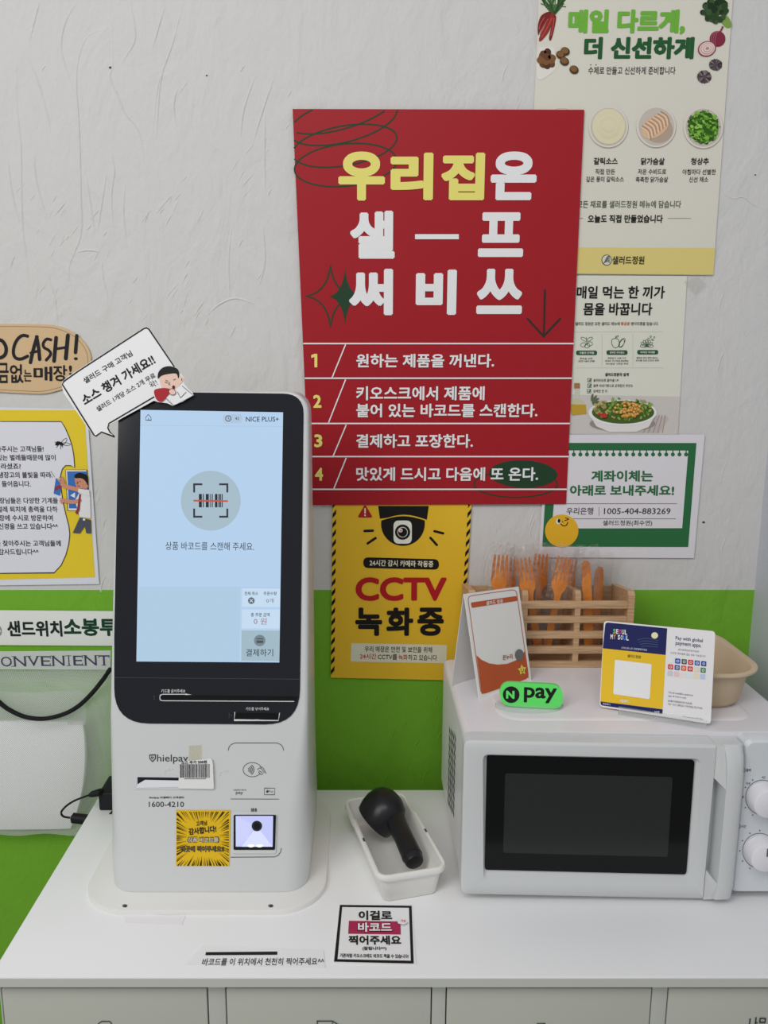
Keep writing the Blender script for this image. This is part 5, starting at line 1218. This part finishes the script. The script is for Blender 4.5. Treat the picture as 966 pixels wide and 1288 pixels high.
# =================================================================== SIGNS LYING ON THE WORKTOP
fp = flatp(ZT+.0009)
t = Thing('counter_sign', 'square white sign with a black border and crimson band, in front of the tray', 'sign', Pz(470, 1175, ZT))
x, y, Q = crop(410, 960, .2018); sc = .2018
sheet(t.part('sheet'), fp, Q((44, 1246), (563, 1258), (537, 884), (84, 878)), M((222, 220, 226), .4), .0007)
p = t.part('border', 'black border'); o_ = Q((50, 1238), (547, 1250), (534, 889), (87, 884)); i_ = Q((72, 1222), (529, 1232), (517, 902), (101, 897))
p.add([fp.pt(u, v, E1) for u, v in o_+i_], [(k_, (k_+1) % 4, 4+(k_+1) % 4, 4+k_) for k_ in range(4)], INK)
p = t.part('crimson_band', 'crimson band'); poly(p, fp, Q((138, 1064), (467, 1069), (464, 987), (143, 983)), M((158, 40, 78), .45), 1)
p = t.part('lettering')
Tx(p, fp, '이걸로', x(203), x(412), y(921), y(980), INK, lay=2, bold=.04); Tx(p, fp, '바코드', x(194), x(416), y(992), y(1060), INK, lay=2, bold=.06); Tx(p, fp, '바코드', x(199), x(411), y(997), y(1055), WHITE, lay=3, bold=.035); Tx(p, fp, '찍어주세요', x(140), x(468), y(1076), y(1134), INK, lay=2, bold=.04)
T(p, fp, '(잘됩니다^^)', x(302), y(1158), 150*sc, 26*sc, INK, 2, bold=.03); T(p, fp, '기존처럼 키오스크에도 바코드 찍을 수 있습니다!', x(300), y(1203), 428*sc, 25*sc, INK, 2, bold=.03, rot=.8)
p = t.part('tag_picture', 'small round price tag'); poly(p, fp, rpoly(Q((440, 970), (500, 975), (512, 1000), (488, 1014), (450, 1006)), 2), M((222, 214, 218)), 3); T(p, fp, '가격', x(480), y(988), 30*sc, 16*sc, M((190, 70, 90)), 4, rot=10, bold=.03); stroke(p, fp, Q((450, 1006), (488, 1014), (512, 1000)), .5, M((110, 100, 104)), 4)
t.done()
t = Thing('counter_label', 'pale paper strip with a black bar and one handwritten style line, near the worktop front', 'label', Pz(320, 1205, ZT))
x, y, Q = crop(0, 1100, .5383); sc = .5383
sheet(t.part('sheet'), fp, Q((432, 210), (760, 217), (756, 176), (474, 166)), M((222, 217, 222), .4), .0005)
p = t.part('black_bar'); poly(p, fp, Q((480, 189), (648, 188), (648, 180.5), (481, 182)), INK, 1)
p = t.part('lettering'); T(p, fp, '바코드를 이 위치에서 천천히 찍어주세요^^', x(615), y(204), 284*sc, 17*sc, M((56, 54, 58)), 1, bold=.012, rot=-.3)
t.done()
t = Thing('paper_slip', 'blank pale paper slip tucked under the front of the kiosk base', 'paper', Pz(195, 1156, ZT))
sheet(t.part('slip'), flatp(ZT+.0006), Q((293, 112), (425, 118), (434, 96), (288, 92)), M((220, 214, 226), .4), .0005)
t.done()
# tape corner on the wall
t = Thing('tape_piece', 'scrap of clear tape on the corner of the small salad poster', 'tape', Py(872, 355, -.003))
sheet(t.part('tape'), wallp(.0036), [(860, 354), (874, 371), (889, 358), (878, 346.5)], CLEAR('clear_tape', (.97, .965, .95), .05, .07, .3), .0003)
t.done()
